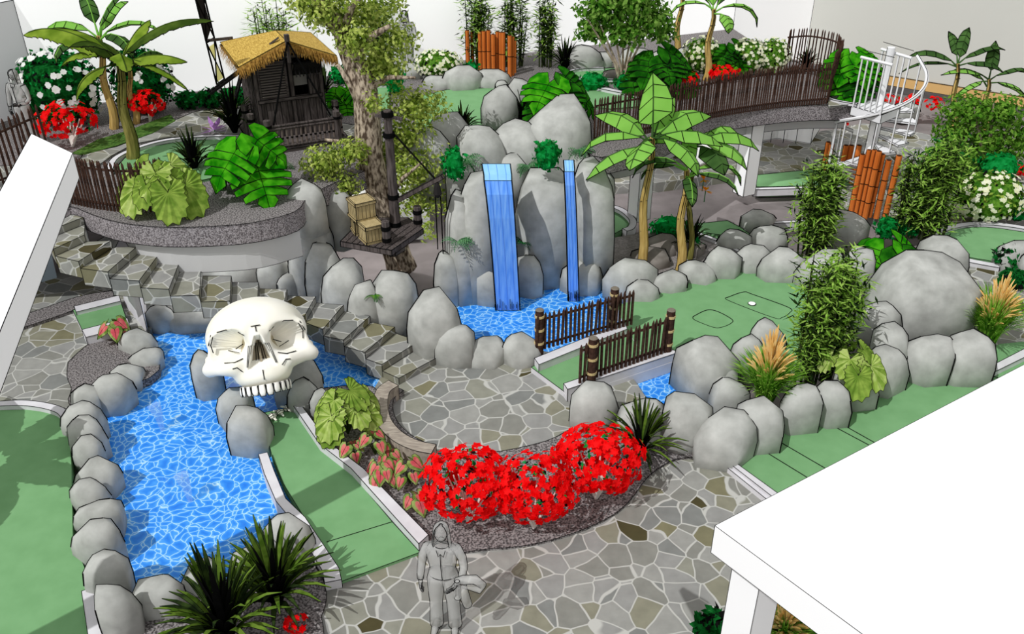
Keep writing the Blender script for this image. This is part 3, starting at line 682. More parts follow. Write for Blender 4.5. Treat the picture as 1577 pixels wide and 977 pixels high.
# ---- big roof on the lower right, its column, and the sloping beam on the left
z3 = 3.0; A = P(1101, 810, z3); e1_ = (P(1577, 562, z3) - A); e2_ = (P(1328, 977, z3) - A)
pts = [A, A + e1_ * 1.9, A + e1_ * 1.9 + e2_ * 2.2, A + e2_ * 2.2]
b = MB(); b.prism([(p.x, p.y) for p in pts], z3 - .4, z3, 0); b.ink(inkr(A), 1, 30)
rf = thing('canopy_roof', 'large flat white canopy roof over the lower right corner', 'roof', (A.x, A.y, 0)); b.build('roof_slab', [WHITE, INK], rf, world=True)
cp = PY(1150, 905, A.y + .15); u1 = e1_.normalized(); u2 = e2_.normalized()
c0 = A + u1 * .42 + u2 * .32
b = MB(); s_ = .19; q = [c0 + u1 * a * s_ + u2 * c * s_ for a, c in ((-1, -1), (1, -1), (1, 1), (-1, 1))]; b.prism([(p.x, p.y) for p in q], 0, z3 - .4, 0); b.ink(inkr(c0), 1, 30); b.build('column', [WHITE, INK], rf, world=True)
zb = 8.5
p0, p1, p2, p3 = P(48, 206, zb), P(112, 236, zb), P(-10, 535, zb), P(-70, 500, zb)
d_ = (p2 - p1); d_.z = 0; p2 = p1 + d_ * 1.9; p3 = p0 + d_ * 1.9
b = MB(); b.prism([(p.x, p.y) for p in (p0, p1, p2, p3)], zb - .12, zb, 0); b.ink(inkr(p0), 1, 30)
rb_ = thing('roof_beam', 'long white beam end projecting over the left of the view', 'beam', p0); b.build('beam', [WHITE, INK], rb_, world=True)
s0, s1 = P(575, 722, 0), P(400, 815, 0); of = V((-.56 * zb, -.58 * zb, zb)); s0 += of; s1 += of; dr_ = (s1 - s0).normalized()  # unseen beam added out of view so its shadow stripes the lane
b = MB(); b.bar(s0, s0 + dr_ * 7, .55, .12); b.build('unseen_cross_beam', [WHITE], rb_, world=True)

# ---- lookout platform round the tree with crane, crates, posts
PZ = 1.62
cor = [(524, 372), (603, 386), (652, 352), (628, 335), (560, 336)]
lp = thing('lookout_platform', 'dark plank lookout platform built around the big tree', 'platform', P(590, 365, PZ))
b = MB(); w3 = pp(cor, PZ); b.prism([(p.x, p.y) for p in w3], PZ - .12, PZ, 0, 0); b.ink(.011, 1, 30)
for k in range(1, 9):
    a_, c_ = w3[0].lerp(w3[1], k / 9), w3[4].lerp(w3[2], k / 9); b.line([a_ + V((0, 0, .004)), c_ + V((0, 0, .004))], .006, 1)
b.build('deck', [WOOD, INK], lp, world=True)
foot = PY(622, 412, P(622, 425, 0).y + .6)
for a in (w3[0] + V((.3, .1, -.12)), w3[1] + V((0, .1, -.12)), w3[0].lerp(w3[1], .55) + V((0, .15, -.12))):
    b = MB(); b.bar(a, (foot.x + U(-.05, .05), foot.y, .45), .12, .12, 0); b.ink(.01, 1, 30); b.build('brace', [WOOD, INK], lp, world=True)
def stub(px, yb, yt, lab):
    B = P(px, yb, PZ); h = HZ(B.y, yt) - PZ; t = thing('mooring_post', lab, 'post', B)
    b = MB(); b.tube([(0, 0, 0), (0, 0, h)], [.09, .085], 10, 0); b.build('shaft', [WOOD], t)
    for zz in (.12, .62):
        b = MB(); b.tube([(0, 0, h * zz), (0, 0, h * zz + .09)], .1, 10, 0); b.build('iron_band', [INK], t)
stub(596, 376, 341, 'short wooden post with dark bands near the platform front tip'); stub(644, 347, 318, 'short wooden post with dark bands at the right platform corner')
cb = P(609, 348, PZ); t = thing('crane', 'dark timber crane with boom, rope and pulley on the lookout platform', 'crane', cb)
ch = HZ(cb.y, 170) - PZ
b = MB(); b.tube([(0, 0, 0), (0, 0, ch)], [.115, .08], 10, 0); mast = b.build('mast', [WOOD], t)
for zz in (.02, .27, .8, .97):
    b = MB(); b.tube([(0, 0, ch * zz - .05), (0, 0, ch * zz + .05)], .125, 10, 0); b.build('iron_band', [INK], mast)
b = MB(); b.bar((-.25, 0, ch * .96), (.3, 0, ch * .93), .05, .06, 0); b.build('cross_arm', [WOOD], t)
tip = PY(682, 272, cb.y - .35) - cb; b = MB(); b.bar((.05, 0, HZ(cb.y, 310) - PZ), tip, .09, .09, 0); b.ink(.008, 1); b.build('boom', [WOOD, INK], t)
hk = PY(673, 279, cb.y - .33) - cb
b = MB(); b.tube([(.05, 0, HZ(cb.y, 201) - PZ), hk], .02, 5, 0); b.build('stay_rope', [INK], t)
b = MB(); b.tube([hk, hk + V((0, 0, -.1)), hk + V((0, 0, -.28)), hk + V((0, 0, -.36))], [.02, .06, .09, .04], 8, 0); pl = b.build('pulley', [mat('iron_dark', (40, 38, 38))], t)
for dx, yy in ((-.05, 384), (.06, 438)):
    b = MB(); q = hk + V((dx, 0, -.34)); b.tube([q, V((q.x, q.y, HZ(cb.y - .33, yy) - PZ))], .014, 5, 0); b.build('hanging_rope', [INK], t)
def crate(px, yb, w, h, z, rz, lab):
    B = P(px, yb, z); B.y += w * .5; t = thing('crate', lab, 'crate', B, rz)
    b = MB(); b.box((0, 0, h / 2), (w * .94, w * .94, h), None, 0)
    for s_ in (-1, 1):
        for k in range(5):
            x = -w * .37 + w * .185 * k; b.line([(x, s_ * w * .472, 0), (x, s_ * w * .472, h)], .004, 1); b.line([(s_ * w * .472, x, 0), (s_ * w * .472, x, h)], .004, 1)
    b.ink(.008, 1, 30); b.build('box', [CRATE, INK], t)
    for k, nm in ((h - .05, 'rim'), (.0, 'rim')):
        b = MB()
        for s_ in (-1, 1):
            b.box((0, s_ * w / 2 * .97, k + .025), (w, .03, .06), None, 0); b.box((s_ * w / 2 * .97, 0, k + .025), (.03, w, .06), None, 0)
        b.ink(.007, 1, 30); b.build(nm, [CRATE, INK], t)
    return t
crate(571, 376, .42, .38, PZ, .55, 'lidded wooden crate standing alone at the front of the platform')
crate(556, 362, .40, .36, PZ, .4, 'wooden crate at the bottom of the stack of two')
crate(556, 341, .46, .40, PZ + .37, .55, 'wooden crate on top of the stack of two')
# ---- windmill hut
HB = P(455, 212, TZ); yaw = math.radians(25)
hut = thing('windmill_hut', 'dark weathered plank hut with straw thatched roof and barred porch', 'hut', HB, yaw)
W, D, HH, HG = 1.5, 1.8, 1.93, 2.24
def plank_wall(nm, a, b_, z0, z1, n, vertical=False, thick=.06, parent=hut):
    a, b_ = V(a), V(b_); d = b_ - a; m = MB(); ang = math.atan2(d.y, d.x); c = (a + b_) / 2
    m.box((c.x, c.y, (z0 + z1) / 2), (d.length, thick, z1 - z0), Rz(ang), 0); m.ink(.01, 1, 30)
    nrm = V((math.sin(ang), -math.cos(ang), 0)) * (thick / 2 + .002)
    for s_ in (-1, 1):
        for k in range(1, n):
            if vertical: q = a.lerp(b_, k / n); m.line([q + nrm * s_ + V((0, 0, z0)), q + nrm * s_ + V((0, 0, z1))], .006, 1)
            else: zz = z0 + (z1 - z0) * k / n; m.line([a + nrm * s_ + V((0, 0, zz)), b_ + nrm * s_ + V((0, 0, zz))], .006, 1)
    return m.build(nm, [WOOD if vertical else WOODH, INK], parent)
x0, x1 = -W / 2, W / 2
b = MB(); b.box((0, D / 2 - .35, .0), (W + .7, D + 1.1, .16), None, 0); b.ink(.011, 1); b.build('porch_floor', [WOODH, INK], hut)
plank_wall('front_wall', (x0, 0, 0), (x1, 0, 0), .08, .95, 9, True)
plank_wall('side_wall', (x0, 0, 0), (x0, D, 0), .08, HH, 9, True); plank_wall('side_wall', (x1, 0, 0), (x1, D, 0), .08, HH, 9, True); plank_wall('back_wall', (x0, D, 0), (x1, D, 0), .08, HH, 9, True)
for x in (x0, x1, .06):
    b = MB(); b.box((x, -.02, HH / 2), (.1, .1, HH), None, 0); b.ink(.009, 1); b.build('corner_post', [WOOD, INK], hut)
for z_, nm in ((.97, 'sill_beam'), (1.93, 'lintel_beam')): b = MB(); b.box((0, -.03, z_), (W, .1, .075), None, 0); b.ink(.009, 1); b.build(nm, [WOODH, INK], hut)
# louvred window, open hatch
b = MB(); b.box((-.36, -.02, 1.43), (.7, .04, .86), None, 0); b.ink(.009, 1); sh = b.build('shutter', [WOODH, INK], hut)
b = MB()
for k in range(13): b.box((-.36, -.055, 1.07 + k * .06), (.56, .03, .018), Rx(.5), 0)
b.build('louvre', [mat('louvre_grey', (112, 104, 100))], sh)
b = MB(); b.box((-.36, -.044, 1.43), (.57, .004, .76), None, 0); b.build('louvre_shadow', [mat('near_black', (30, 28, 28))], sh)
b = MB(); b.box((.42, -.22, 1.68), (.62, .4, .03), Rx(-.9), 0); b.ink(.01, 1)
for k in range(8): b.bar((.14 + k * .08, -.09, 1.83), (.14 + k * .08, -.34, 1.53), .02, .035, 0)
b.build('awning_hatch', [mat('near_black', (30, 28, 28)), INK], hut)
b = MB(); b.box((.42, .3, 1.4), (.5, .02, .5), None, 0); b.build('opening', [mat('pale_inside', (190, 186, 178))], hut)
plank_wall('window_board', (.45, -.0, 0), (x1, -.0, 0), .95, 1.55, 4, True)
# gable
b = MB(); b.poly([(x0, -.02, HH), (x1, -.02, HH), (0, -.02, HG)]); b.poly([(x0, D, HH), (0, D - .8, HG - .02), (x1, D, HH)])
for k in range(1, 6): zz = HH + (HG - HH) * k / 6; ww = (W / 2) * (1 - k / 6); b.line([(-ww, -.026, zz), (ww, -.026, zz)], .006, 1)
b.build('gable', [WOODH, INK], hut)
# thatch: two slopes and a rear hip
ov, fo = .36, .34; sl_ = (HG - HH) / (W / 2)
RZ = HG + .12; EZ = RZ - sl_ * (W / 2 + ov)
b = MB(); rf0, rb0 = V((0, -fo, RZ)), V((0, .7, RZ))
for s_ in (-1, 1):
    ef, eb = V((s_ * (W / 2 + ov), -fo, EZ)), V((s_ * (W / 2 + ov), D + .25, EZ)); th = V((0, 0, -.12))
    q = [rf0, rb0, eb, ef] if s_ < 0 else [rf0, ef, eb, rb0]
    b.poly(q, 0); b.poly([p + th for p in q[::-1]], 0); b.poly([rf0, ef, ef + th, rf0 + th] if s_ > 0 else [ef, rf0, rf0 + th, ef + th], 0)
    b.line([rf0, ef, eb, rb0, rf0], .009, 1)
ebl, ebr = V((-(W / 2 + ov), D + .25, EZ)), V((W / 2 + ov, D + .25, EZ)); b.poly([rb0, ebr, ebl], 0)
roof = b.build('thatched_roof', [THATCH, INK], hut)
b = MB()
def fringe(a, c, n, out):
    for k in range(n):
        p = V(a).lerp(V(c), (k + U(0, 1)) / n) + V((0, 0, -.05)); q = p + V(out) * U(.03, .12) + V((U(-.03, .03), U(-.02, .02), -U(.12, .26)))
        b.rib([p, q], [.018, .003], 0, side=(V(c) - V(a)))
for s_ in (-1, 1):
    ef, eb = V((s_ * (W / 2 + ov), -fo, EZ)), V((s_ * (W / 2 + ov), D + .25, EZ)); fringe(ef, eb, 110, (s_, 0, 0)); fringe(rf0, ef, 90, (0, -1, 0)); fringe(rf0 + V((0, 0, .03)), ef + V((0, 0, .03)), 70, (0, -1, 0))
fringe(ebl, ebr, 80, (0, 1, 0)); b.build('straw_fringe', [THATCHD], roof)
b = MB(); b.bar((-.3, -.0, RZ - .12), (-.12, -.1, RZ + .02), .08, .04, 0); b.build('ridge_slat', [WOOD], roof)
# porch rail
def rail(nm, a, c, n):
    a, c = V(a), V(c); t = MB(); t.tube([a + V((0, 0, .55)), c + V((0, 0, .55))], .035, 6, 0); t.tube([a + V((0, 0, .14)), c + V((0, 0, .14))], .035, 6, 0); t.tube([a + V((0, 0, .62)), c + V((0, 0, .62))], .03, 6, 0)
    o = t.build(nm, [WOOD], hut)
    for k in range(n): q = a.lerp(c, (k + .5) / n); s = MB(); s.tube([q + V((0, 0, .1)), q + V((0, 0, .58))], .024, 6, 0); s.tube([q + V((0, 0, .3)), q + V((0, 0, .34))], .03, 6, 1); s.build('baluster', [mat('baluster_grey', (112, 100, 94)), INK], o)
rail('porch_railing', (-.72, -.82, 0), (.8, -.82, 0), 14); rail('porch_railing', (.98, -.7, 0), (.98, -.1, 0), 5)
for x, y in ((-.75, -.82), (.84, -.82), (1.02, -.05), (-1.0, -.2), (-1.0, .5)):
    b = MB(); b.tube([(x, y, 0), (x, y, .78)], [.085, .08], 9, 0); po = b.build('porch_post', [WOOD], hut); b = MB(); b.tube([(x, y, .6), (x, y, .66)], .092, 9, 0); b.build('iron_band', [INK], po)
for a, c in (((-.62, -.8, .6), (.0, -.45, 2.35)), ((.02, -.45, 2.35), (.72, -.8, .68)), ((.02, -.45, 2.5), (.02, -.05, 2.3))):
    b = MB(); b.tube([a, c], .022, 5, 0); b.build('rope_brace', [INK], hut)
b = MB(); b.tube([(0, -.4, 2.5), (0, -.45, 1.9)], .04, 6, 0); b.box((0, -.45, 2.45), (.1, .12, .14)); b.build('hoist', [WOOD], hut)
# ladder like struts under the left eave
for a, c in (((-.8, .3, 1.75), (-1.75, .2, 1.25)), ((-.75, .9, 1.75), (-1.15, .6, .95))):
    b = MB(); a, c = V(a), V(c)
    for s_ in (-.08, .08): b.bar(a + V((0, s_, 0)), c + V((0, s_, 0)), .035, .05, 0)
    for k in range(9): q = a.lerp(c, (k + .5) / 9); b.bar(q + V((0, -.08, 0)), q + V((0, .08, 0)), .03, .03, 0)
    b.build('strut_ladder', [mat('near_black', (30, 28, 28))], hut)
# windmill vane
hubw = PY(324, 62, HB.y + 1.25); loc = Rz(-yaw) @ (hubw - HB)
b = MB(); b.bar((-.8, loc.y, loc.z), (loc.x - .1, loc.y, loc.z), .06, .06, 0); b.build('axle', [WOOD], hut)
vane = None
for k, (ang, mt) in enumerate(((0, 'near_black'), (PI, 'sail_cream_glow'))):
    sm = mat('sail_cream_glow', (252, 246, 160), emit=.3) if mt == 'sail_cream_glow' else MATS['near_black']  # cream sail given a glow to stay bright in shade
    b = MB(); M = T(loc) @ Rz(-.75) @ Rx(ang + .12)
    fr_ = [(0, -.17, 0), (0, -.17, 1.05), (0, .17, 1.05), (0, .17, 0)]
    for i in range(4): b.bar(M @ V(fr_[i]), M @ V(fr_[(i + 1) % 4]), .03, .03, 1)
    b.bar(M @ V((0, -.17, 0)), M @ V((0, .17, 1.05)), .025, .025, 1); b.bar(M @ V((0, .17, 0)), M @ V((0, -.17, 1.05)), .025, .025, 1)
    if k: b.poly([M @ V(p) for p in ((0, -.1, .12), (0, .12, .12), (0, .0, .55))], 0); b.poly([M @ V(p) for p in ((0, -.14, 1.0), (0, .12, 1.0), (0, .0, .55))], 0)
    else: b.poly([M @ V(p) for p in ((.0, -.14, .02), (.0, .14, .25), (.0, .12, 1.03), (.0, -.14, 1.03))], 0)
    b.build('vane', [sm, INK], hut)

# ---- spiral stair
cs = P(1362, 165, TZ); cs.y += .35; sp = thing('spiral_staircase', 'white metal spiral staircase with landing and curved handrail at the bridge end', 'spiral stairs', (cs.x, cs.y, 0))
WM = mat('white_metal', (236, 236, 238), rough=.5); R1 = 1.0
b = MB(); b.tube([(0, 0, 0), (0, 0, TZ + 1.45)], .1, 14, 0); b.line([(-.1, 0, 0), (-.1, 0, TZ + 1.45)], .01, 1); b.line([(.1, 0, 0), (.1, 0, TZ + 1.45)], .01, 1); b.build('centre_pole', [WM, INK], sp)
pl4 = [P(1311, 164, TZ), P(1358, 178, TZ), P(1387, 166, TZ), P(1342, 150, TZ)]
b = MB(); b.prism([(p.x, p.y) for p in pl4], TZ - .22, TZ + .01, 0); b.ink(.01, 1); b.build('landing', [WM, INK], sp, world=False); sp.children[-1].location = -sp.location
for i, j in ((0, 1), (3, 2), (1, 1)):
    if i == j: continue
    a, c = pl4[i] - sp.location, pl4[j] - sp.location; a.z = c.z = 0
    b = MB(); b.tube([a + V((0, 0, TZ + 1.28)), c + V((0, 0, TZ + 1.28))], .04, 6, 0); b.line([a + V((0, -.02, TZ + 1.47)), c + V((0, -.02, TZ + 1.47))], .009, 1); rl_ = b.build('guard_rail', [WM, INK], sp)
    for k in range(6): q = a.lerp(c, (k + .3) / 5.6); b = MB(); b.tube([q + V((0, 0, TZ)), q + V((0, 0, TZ + 1.28))], .02, 5, 0); b.line([q + V((.022, -.01, TZ)), q + V((.022, -.01, TZ + 1.28))], .006, 1); b.build('baluster', [WM, INK], rl_)
n = 12; hx = []
for k in range(n):
    a0 = math.radians(28 - 25 * k); a1 = a0 - math.radians(24); z = TZ - .05 - (k + 1) * TZ / (n + 1)
    b = MB(); q = [(0.02 * math.cos(a0), .02 * math.sin(a0)), (R1 * math.cos(a0), R1 * math.sin(a0)), (R1 * math.cos((a0 + a1) / 2) * 1.01, R1 * math.sin((a0 + a1) / 2) * 1.01), (R1 * math.cos(a1), R1 * math.sin(a1))]
    b.prism(q, z - .05, z, 0); b.ink(.008, 1); b.build('tread', [WM, INK], sp)
    am = (a0 + a1) / 2; hx.append(V((R1 * math.cos(am), R1 * math.sin(am), z)))
    b = MB(); b.tube([hx[-1], hx[-1] + V((0, 0, 1.25))], .018, 5, 0); b.line([hx[-1] + V((.02, -.01, 0)), hx[-1] + V((.02, -.01, 1.25))], .006, 1); b.build('baluster', [WM, INK], sp)
hp = [V((R1 * .93, R1 * .5, TZ + 1.1))] + [p + V((0, 0, 1.25)) for p in hx]
b = MB(); hs = smoothpath(hp, 4); b.tube(hs, .045, 7, 0); b.line([p + V((.0, -.03, .04)) for p in hs], .008, 1); b.line([p + V((.0, -.03, -.045)) for p in hs], .008, 1); b.build('handrail', [WM, INK], sp)
# ================================================================ PLANTS
def rdir(R, up=-1):
    while True:
        v = V((R.uniform(-1, 1), R.uniform(-1, 1), R.uniform(up, 1)))
        if .1 < v.length < 1: return v.normalized()
def leafball(b, c, r, n, size, mats, R, shell=.55, up=-.6, asp=.5, fold=True):
    """n pointed leaves through an ellipsoid, facing mostly outwards"""
    c = V(c)
    for i in range(n):
        d = rdir(R, up); k = R.uniform(shell, 1.0) ; p = c + V((d.x * r[0], d.y * r[1], d.z * r[2])) * k
        nrm = (d + V((R.uniform(-.8, .8), R.uniform(-.8, .8), R.uniform(-.4, .8)))).normalized()
        t = nrm.cross(V((R.uniform(-1, 1), R.uniform(-1, 1), R.uniform(-1, 1)))).normalized(); s_ = nrm.cross(t)
        l = size * R.uniform(.7, 1.3); w_ = l * asp * .5
        b.poly([p, p + t * l * .45 + s_ * w_, p + t * l, p + t * l * .45 - s_ * w_], R.choice(mats))
def star(b, p, nrm, r, n, m, R, cup=.25, w=.34):
    x = nrm.cross(V((.3, .2, 1)))
    if x.length < .1: x = nrm.cross(V((1, 0, 0)))
    x.normalize(); y = nrm.cross(x); a0 = R.uniform(0, 6)
    for k in range(n):
        a = a0 + 2 * PI * k / n; d = x * math.cos(a) + y * math.sin(a); e = -x * math.sin(a) + y * math.cos(a)
        rr = r * R.uniform(.8, 1.15)
        b.poly([p, p + d * rr * .5 + e * rr * w + nrm * cup * rr * .5, p + d * rr + nrm * cup * rr * .2, p + d * rr * .5 - e * rr * w + nrm * cup * rr * .5], m)
def base(px, py, z): return P(px, py, z)
SEED = [0]
def rr_():
    SEED[0] += 1; return random.Random(SEED[0] * 131)

def red_shrub(px, py, z, wpx, hpx, label, n=230, group='red flowered shrubs', stems=True, star_r=None):
    R = rr_(); B = base(px, py, z); s = mpp(B); w = wpx * s; h = hpx * s / CS; t = thing('red_shrub', label, 'shrub', B)
    if stems:
        b = MB()
        for k in range(7):
            a = R.uniform(0, 2 * PI); q = V((math.cos(a) * w * .26, math.sin(a) * w * .2, h * .55)); b.tube([(0, 0, 0), q * .45 + V((0, 0, .03)), q], [.028, .022, .01], 5, 0)
        b.build('stems', [L_WSTEM], t)
    b = MB(); c = V((0, 0, h * (.6 if stems else .5))); sr = star_r or max(.075, .055 * w)
    for i in range(n):
        d = rdir(R, -.75); k = R.uniform(.72, 1.0); p = c + V((d.x * w * .5, d.y * w * .42, d.z * h * .40)) * k
        star(b, p, (d + V((R.uniform(-.4, .4), -.25 + R.uniform(-.4, .4), .35))).normalized(), sr * R.uniform(.75, 1.2), 6, 0, R)
    leafball(b, c, (w * .42, w * .36, h * .36), n // 3, sr * 1.2, [1, 1, 2], R, .7)
    b.build('foliage', [L_RED, L_EMER, INK], t); return t
RS = 'red flowered shrubs in the front bed'
red_shrub(722, 806, .04, 150, 118, 'red flowered shrub on white stems, left one of the three in the front bed', 330)
red_shrub(822, 813, .04, 138, 122, 'red flowered shrub on white stems, middle one of the three in the front bed', 320)
red_shrub(918, 768, .04, 142, 116, 'red flowered shrub on white stems, right one of the three beside the strap leaf plant', 330)
red_shrub(112, 226, TZ, 98, 60, 'red flowered shrub in front of the left white flowered bush', 150)
red_shrub(231, 188, TZ, 56, 44, 'red flowered shrub in front of the second white flowered bush', 90)
red_shrub(1040, 142, TZ, 74, 34, 'larger red flowered shrub behind the long bridge fence', 110, stems=False)
red_shrub(1112, 124, TZ, 56, 22, 'smaller red flowered shrub behind the bridge fence by the palm stem', 80, stems=False)
for i, (x, y, w_) in enumerate(((1368, 166, 34), (1402, 168, 34), (1436, 172, 34))): red_shrub(x, y, 0, w_, 22, 'low red flowers beside the tan wall base, %s from the spiral stair' % ordw[i], 40, stems=False)
red_shrub(1572, 272, 0, 34, 24, 'small dark red flowers at the right edge of the view', 40, stems=False)
red_shrub(458, 972, .04, 40, 30, 'small red flowers in green leaves at the bottom among strap plants', 26, stems=False, star_r=.06)
red_shrub(1295, 196, 0, 24, 14, 'tiny red flowers seen below the bridge end', 20, stems=False)

def flower_bush(px, py, z, wpx, hpx, label, nl=900, nf=34, lm=None, fm=None, fr=.09, box=False, name='flowering_bush', lsz=.13, petals=5):
    R = rr_(); B = base(px, py, z); s = mpp(B); w = wpx * s; h = hpx * s / CS; t = thing(name, label, 'bush', B)
    lm = lm or [L_DG, L_EMER, INK]; b = MB(); c = V((0, 0, h * .5)); leafball(b, c, (w * .5, w * .4, h * .52), nl, lsz, [0, 0, 0, 1, 2] if len(lm) > 2 else [0, 1], R, .8, -.9, .6)
    b.tube([c + V((0, 0, -.36 * h)), c + V((0, 0, .0)), c + V((0, 0, .36 * h))], [w * .3, w * .4, w * .28], 10, 0)
    b.build('foliage', lm, t)
    b = MB()
    for i in range(nf):
        d = rdir(R, -.5)
        if d.y > .3: d.y = -d.y
        p = c + V((d.x * w * .52, d.y * w * .43, d.z * h * .54)); star(b, p, (d + V((0, -.3, .3))).normalized(), fr * R.uniform(.8, 1.2), petals, 0, R, .12, .6 if petals > 5 else .42)
    b.build('blossoms', [fm or L_WH], t); return t
flower_bush(104, 188, TZ, 132, 94, 'large dark green bush with white flowers at the left wall corner', 1700, 60, fr=.085, petals=7)
flower_bush(228, 172, TZ, 96, 84, 'dark green bush with white flowers behind the big banana plant', 1300, 44, fr=.08, petals=7)
for i, (x, y, w_) in enumerate(((291, 166, 38), (325, 164, 40), (365, 160, 44))): flower_bush(x, y, TZ, w_, 22, 'small round dark green bush along the back wall, %s from the left' % ordw[i], 380, 0, name='round_bush')
HY = [L_MG, L_YG, INK]
flower_bush(675, 118, TZ, 76, 34, 'pale flowered green bush behind the bouldered green', 700, 130, HY, L_CREAM, .055, lsz=.1)
flower_bush(1078, 110, TZ, 62, 44, 'pale flowered bush left of the tall thin palm stem', 600, 110, HY, L_CREAM, .055, lsz=.1)
flower_bush(1150, 112, TZ, 60, 44, 'pale flowered bush against the back wall in the bridge bed', 600, 110, HY, L_CREAM, .055, lsz=.1)
flower_bush(1186, 112, TZ, 56, 44, 'pale flowered bush closest to the far bridge fence', 600, 110, HY, L_CREAM, .055, lsz=.1)
flower_bush(1512, 335, 0, 112, 62, 'wide low bush with white flowers behind the oval green', 1000, 120, [L_MG, L_YG, INK], L_CREAM, .075, lsz=.12)
flower_bush(1552, 412, 0, 50, 30, 'dark round clipped bush at the right edge', 500, 0, [L_DG, L_DG, INK], name='round_bush')
flower_bush(1556, 443, 0, 40, 26, 'dark round clipped bush below the other at the right edge', 500, 0, [L_DG, L_DG, INK], name='round_bush')
for i, (x, y, z, w_, h_, s_) in enumerate([(912, 138, TZ, 52, 22, 'beside the small dark rock'), (966, 142, TZ, 46, 26, 'right of the small tree stems'), (726, 120, TZ, 24, 22, 'before the orange posts on the terrace'), (1030, 362, 0, 62, 24, 'between the twin banana trunks'), (1068, 390, 0, 20, 20, 'behind the right twin banana trunk'),
        (1336, 272, 0, 30, 20, 'below the spiral stair treads'), (1362, 366, 0, 34, 30, 'at the foot of the right bamboo'), (1398, 362, 0, 34, 20, 'between bamboo and oval green'), (1532, 278, 0, 70, 40, 'behind the white flowered low bush'), (1568, 340, 0, 30, 30, 'right of the white flowered low bush'),
        (842, 262, 2.6, 44, 42, 'hanging between the two waterfalls'), (700, 278, 2.4, 34, 46, 'hanging left of the wide waterfall'), (1488, 472, 0, 26, 22, 'behind the right fountain grass'), (1045, 205, 1.9, 34, 26, 'under the bridge edge behind banana leaves'), (610, 145, TZ, 30, 34, 'behind the tree trunk by the hut'), (524, 128, TZ, 30, 22, 'between hut and tree')]):
    flower_bush(x, y, z, w_, h_, 'small emerald green leafy plant %s' % s_, 170, 0, [L_EMER, L_DG, L_DG], name='leafy_ground_cover', lsz=.13)

# ---- strap leaved plants
def flax(px, py, z, wpx, hpx, label, n=46, mats=None, ww=.03, seed=None, cat='plant', name='flax_plant'):
    R = rr_(); B = base(px, py, z); s = mpp(B); w = wpx * s / 2; h = hpx * s / CS
    b = MB(); mats = mats or [L_FLAX, L_FLAXD, INK]
    for i in range(n):
        a = 2 * PI * i / n + R.uniform(-.2, .2); k = R.random(); out = w * (.25 + .75 * k) * R.uniform(.8, 1.05); top = h * (1.05 - .55 * k) * R.uniform(.8, 1.0)
        d = V((math.cos(a), math.sin(a), 0)); pts = []
        for j in range(6):
            u = j / 5; pts.append(d * (out * u ** 1.25 + .03) + V((0, 0, top * (u * 1.55 - .55 * u * u * (1 + k)))))
        wd = [ww * .7, ww, ww, ww * .8, ww * .5, .002]; m = 0 if R.random() < .55 else 1
        sd = V((-d.y, d.x, 0)); b.rib(pts, wd, m, side=sd)
        b.rib([p + V((0, 0, -.004)) + sd * .0 for p in pts], [q + .007 for q in wd], 2, side=sd)
    return tag(b.build(name, mats, None), label, cat) and setattr(bpy.data.objects[-1] if 0 else b_last(), 'location', B)
def b_last(): return COL.objects[-1]
def put(b, name, mats, B, label, cat, group=None, smooth=False):
    o = b.build(name, mats, smooth=smooth); o.location = B; return tag(o, label, cat, group)
def flax(px, py, z, wpx, hpx, label, n=46, mats=None, ww=.03, name='strap_leaf_plant', cat='plant'):
    R = rr_(); B = base(px, py, z); s = mpp(B); w = wpx * s / 2; h = hpx * s / CS; b = MB()
    for i in range(n):
        a = 2 * PI * i / n + R.uniform(-.2, .2); k = R.random(); out = w * (.2 + .8 * k) * R.uniform(.8, 1.05); top = h * (1.08 - .5 * k) * R.uniform(.75, 1.0)
        d = V((math.cos(a), math.sin(a), 0)); pts = []
        for j in range(6):
            u = j / 5; pts.append(d * (out * u ** 1.3 + .03) + V((0, 0, top * (u * (1.3 + .35 * k) - u * u * (.3 + .75 * k)))))
        wd = [ww * .7, ww, ww, ww * .85, ww * .55, .002]; m = 0 if R.random() < .6 else 1; sd = V((-d.y, d.x, 0))
        b.rib(pts, wd, m, side=sd); b.rib([p + V((0, 0, -.006)) for p in pts], [q + .0055 for q in wd], 2, side=sd)
    return put(b, name, mats or [L_FLAX, L_FLAXD, INK], B, label, cat)
flax(352, 990, .04, 240, 170, 'large strap leaf plant at the bottom, left of the pair by the pond', 80, ww=.042)
flax(428, 932, .04, 230, 140, 'large strap leaf plant by the pond, right and behind of the pair', 80, ww=.040)
flax(986, 698, .04, 160, 88, 'strap leaf plant beside the right red shrub', 70, ww=.028)
DK = [L_FLAXD, L_FLAXD, INK]
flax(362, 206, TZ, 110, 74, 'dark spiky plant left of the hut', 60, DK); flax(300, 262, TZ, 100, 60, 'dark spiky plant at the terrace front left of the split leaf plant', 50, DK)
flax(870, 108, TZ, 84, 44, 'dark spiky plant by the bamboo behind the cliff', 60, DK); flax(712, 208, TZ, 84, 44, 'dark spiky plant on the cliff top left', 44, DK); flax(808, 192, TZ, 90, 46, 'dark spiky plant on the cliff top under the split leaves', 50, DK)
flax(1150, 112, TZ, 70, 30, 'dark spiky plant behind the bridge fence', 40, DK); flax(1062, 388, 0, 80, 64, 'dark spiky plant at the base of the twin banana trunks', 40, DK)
flax(1492, 288, 0, 50, 36, 'dark spiky plant beneath the feathery tree', 30, DK); flax(500, 148, TZ, 70, 44, 'dark spiky plant between hut and tree trunk', 34, DK); flax(1240, 108, TZ, 60, 34, 'dark spiky plant at the back of the far bridge fence', 34, DK)

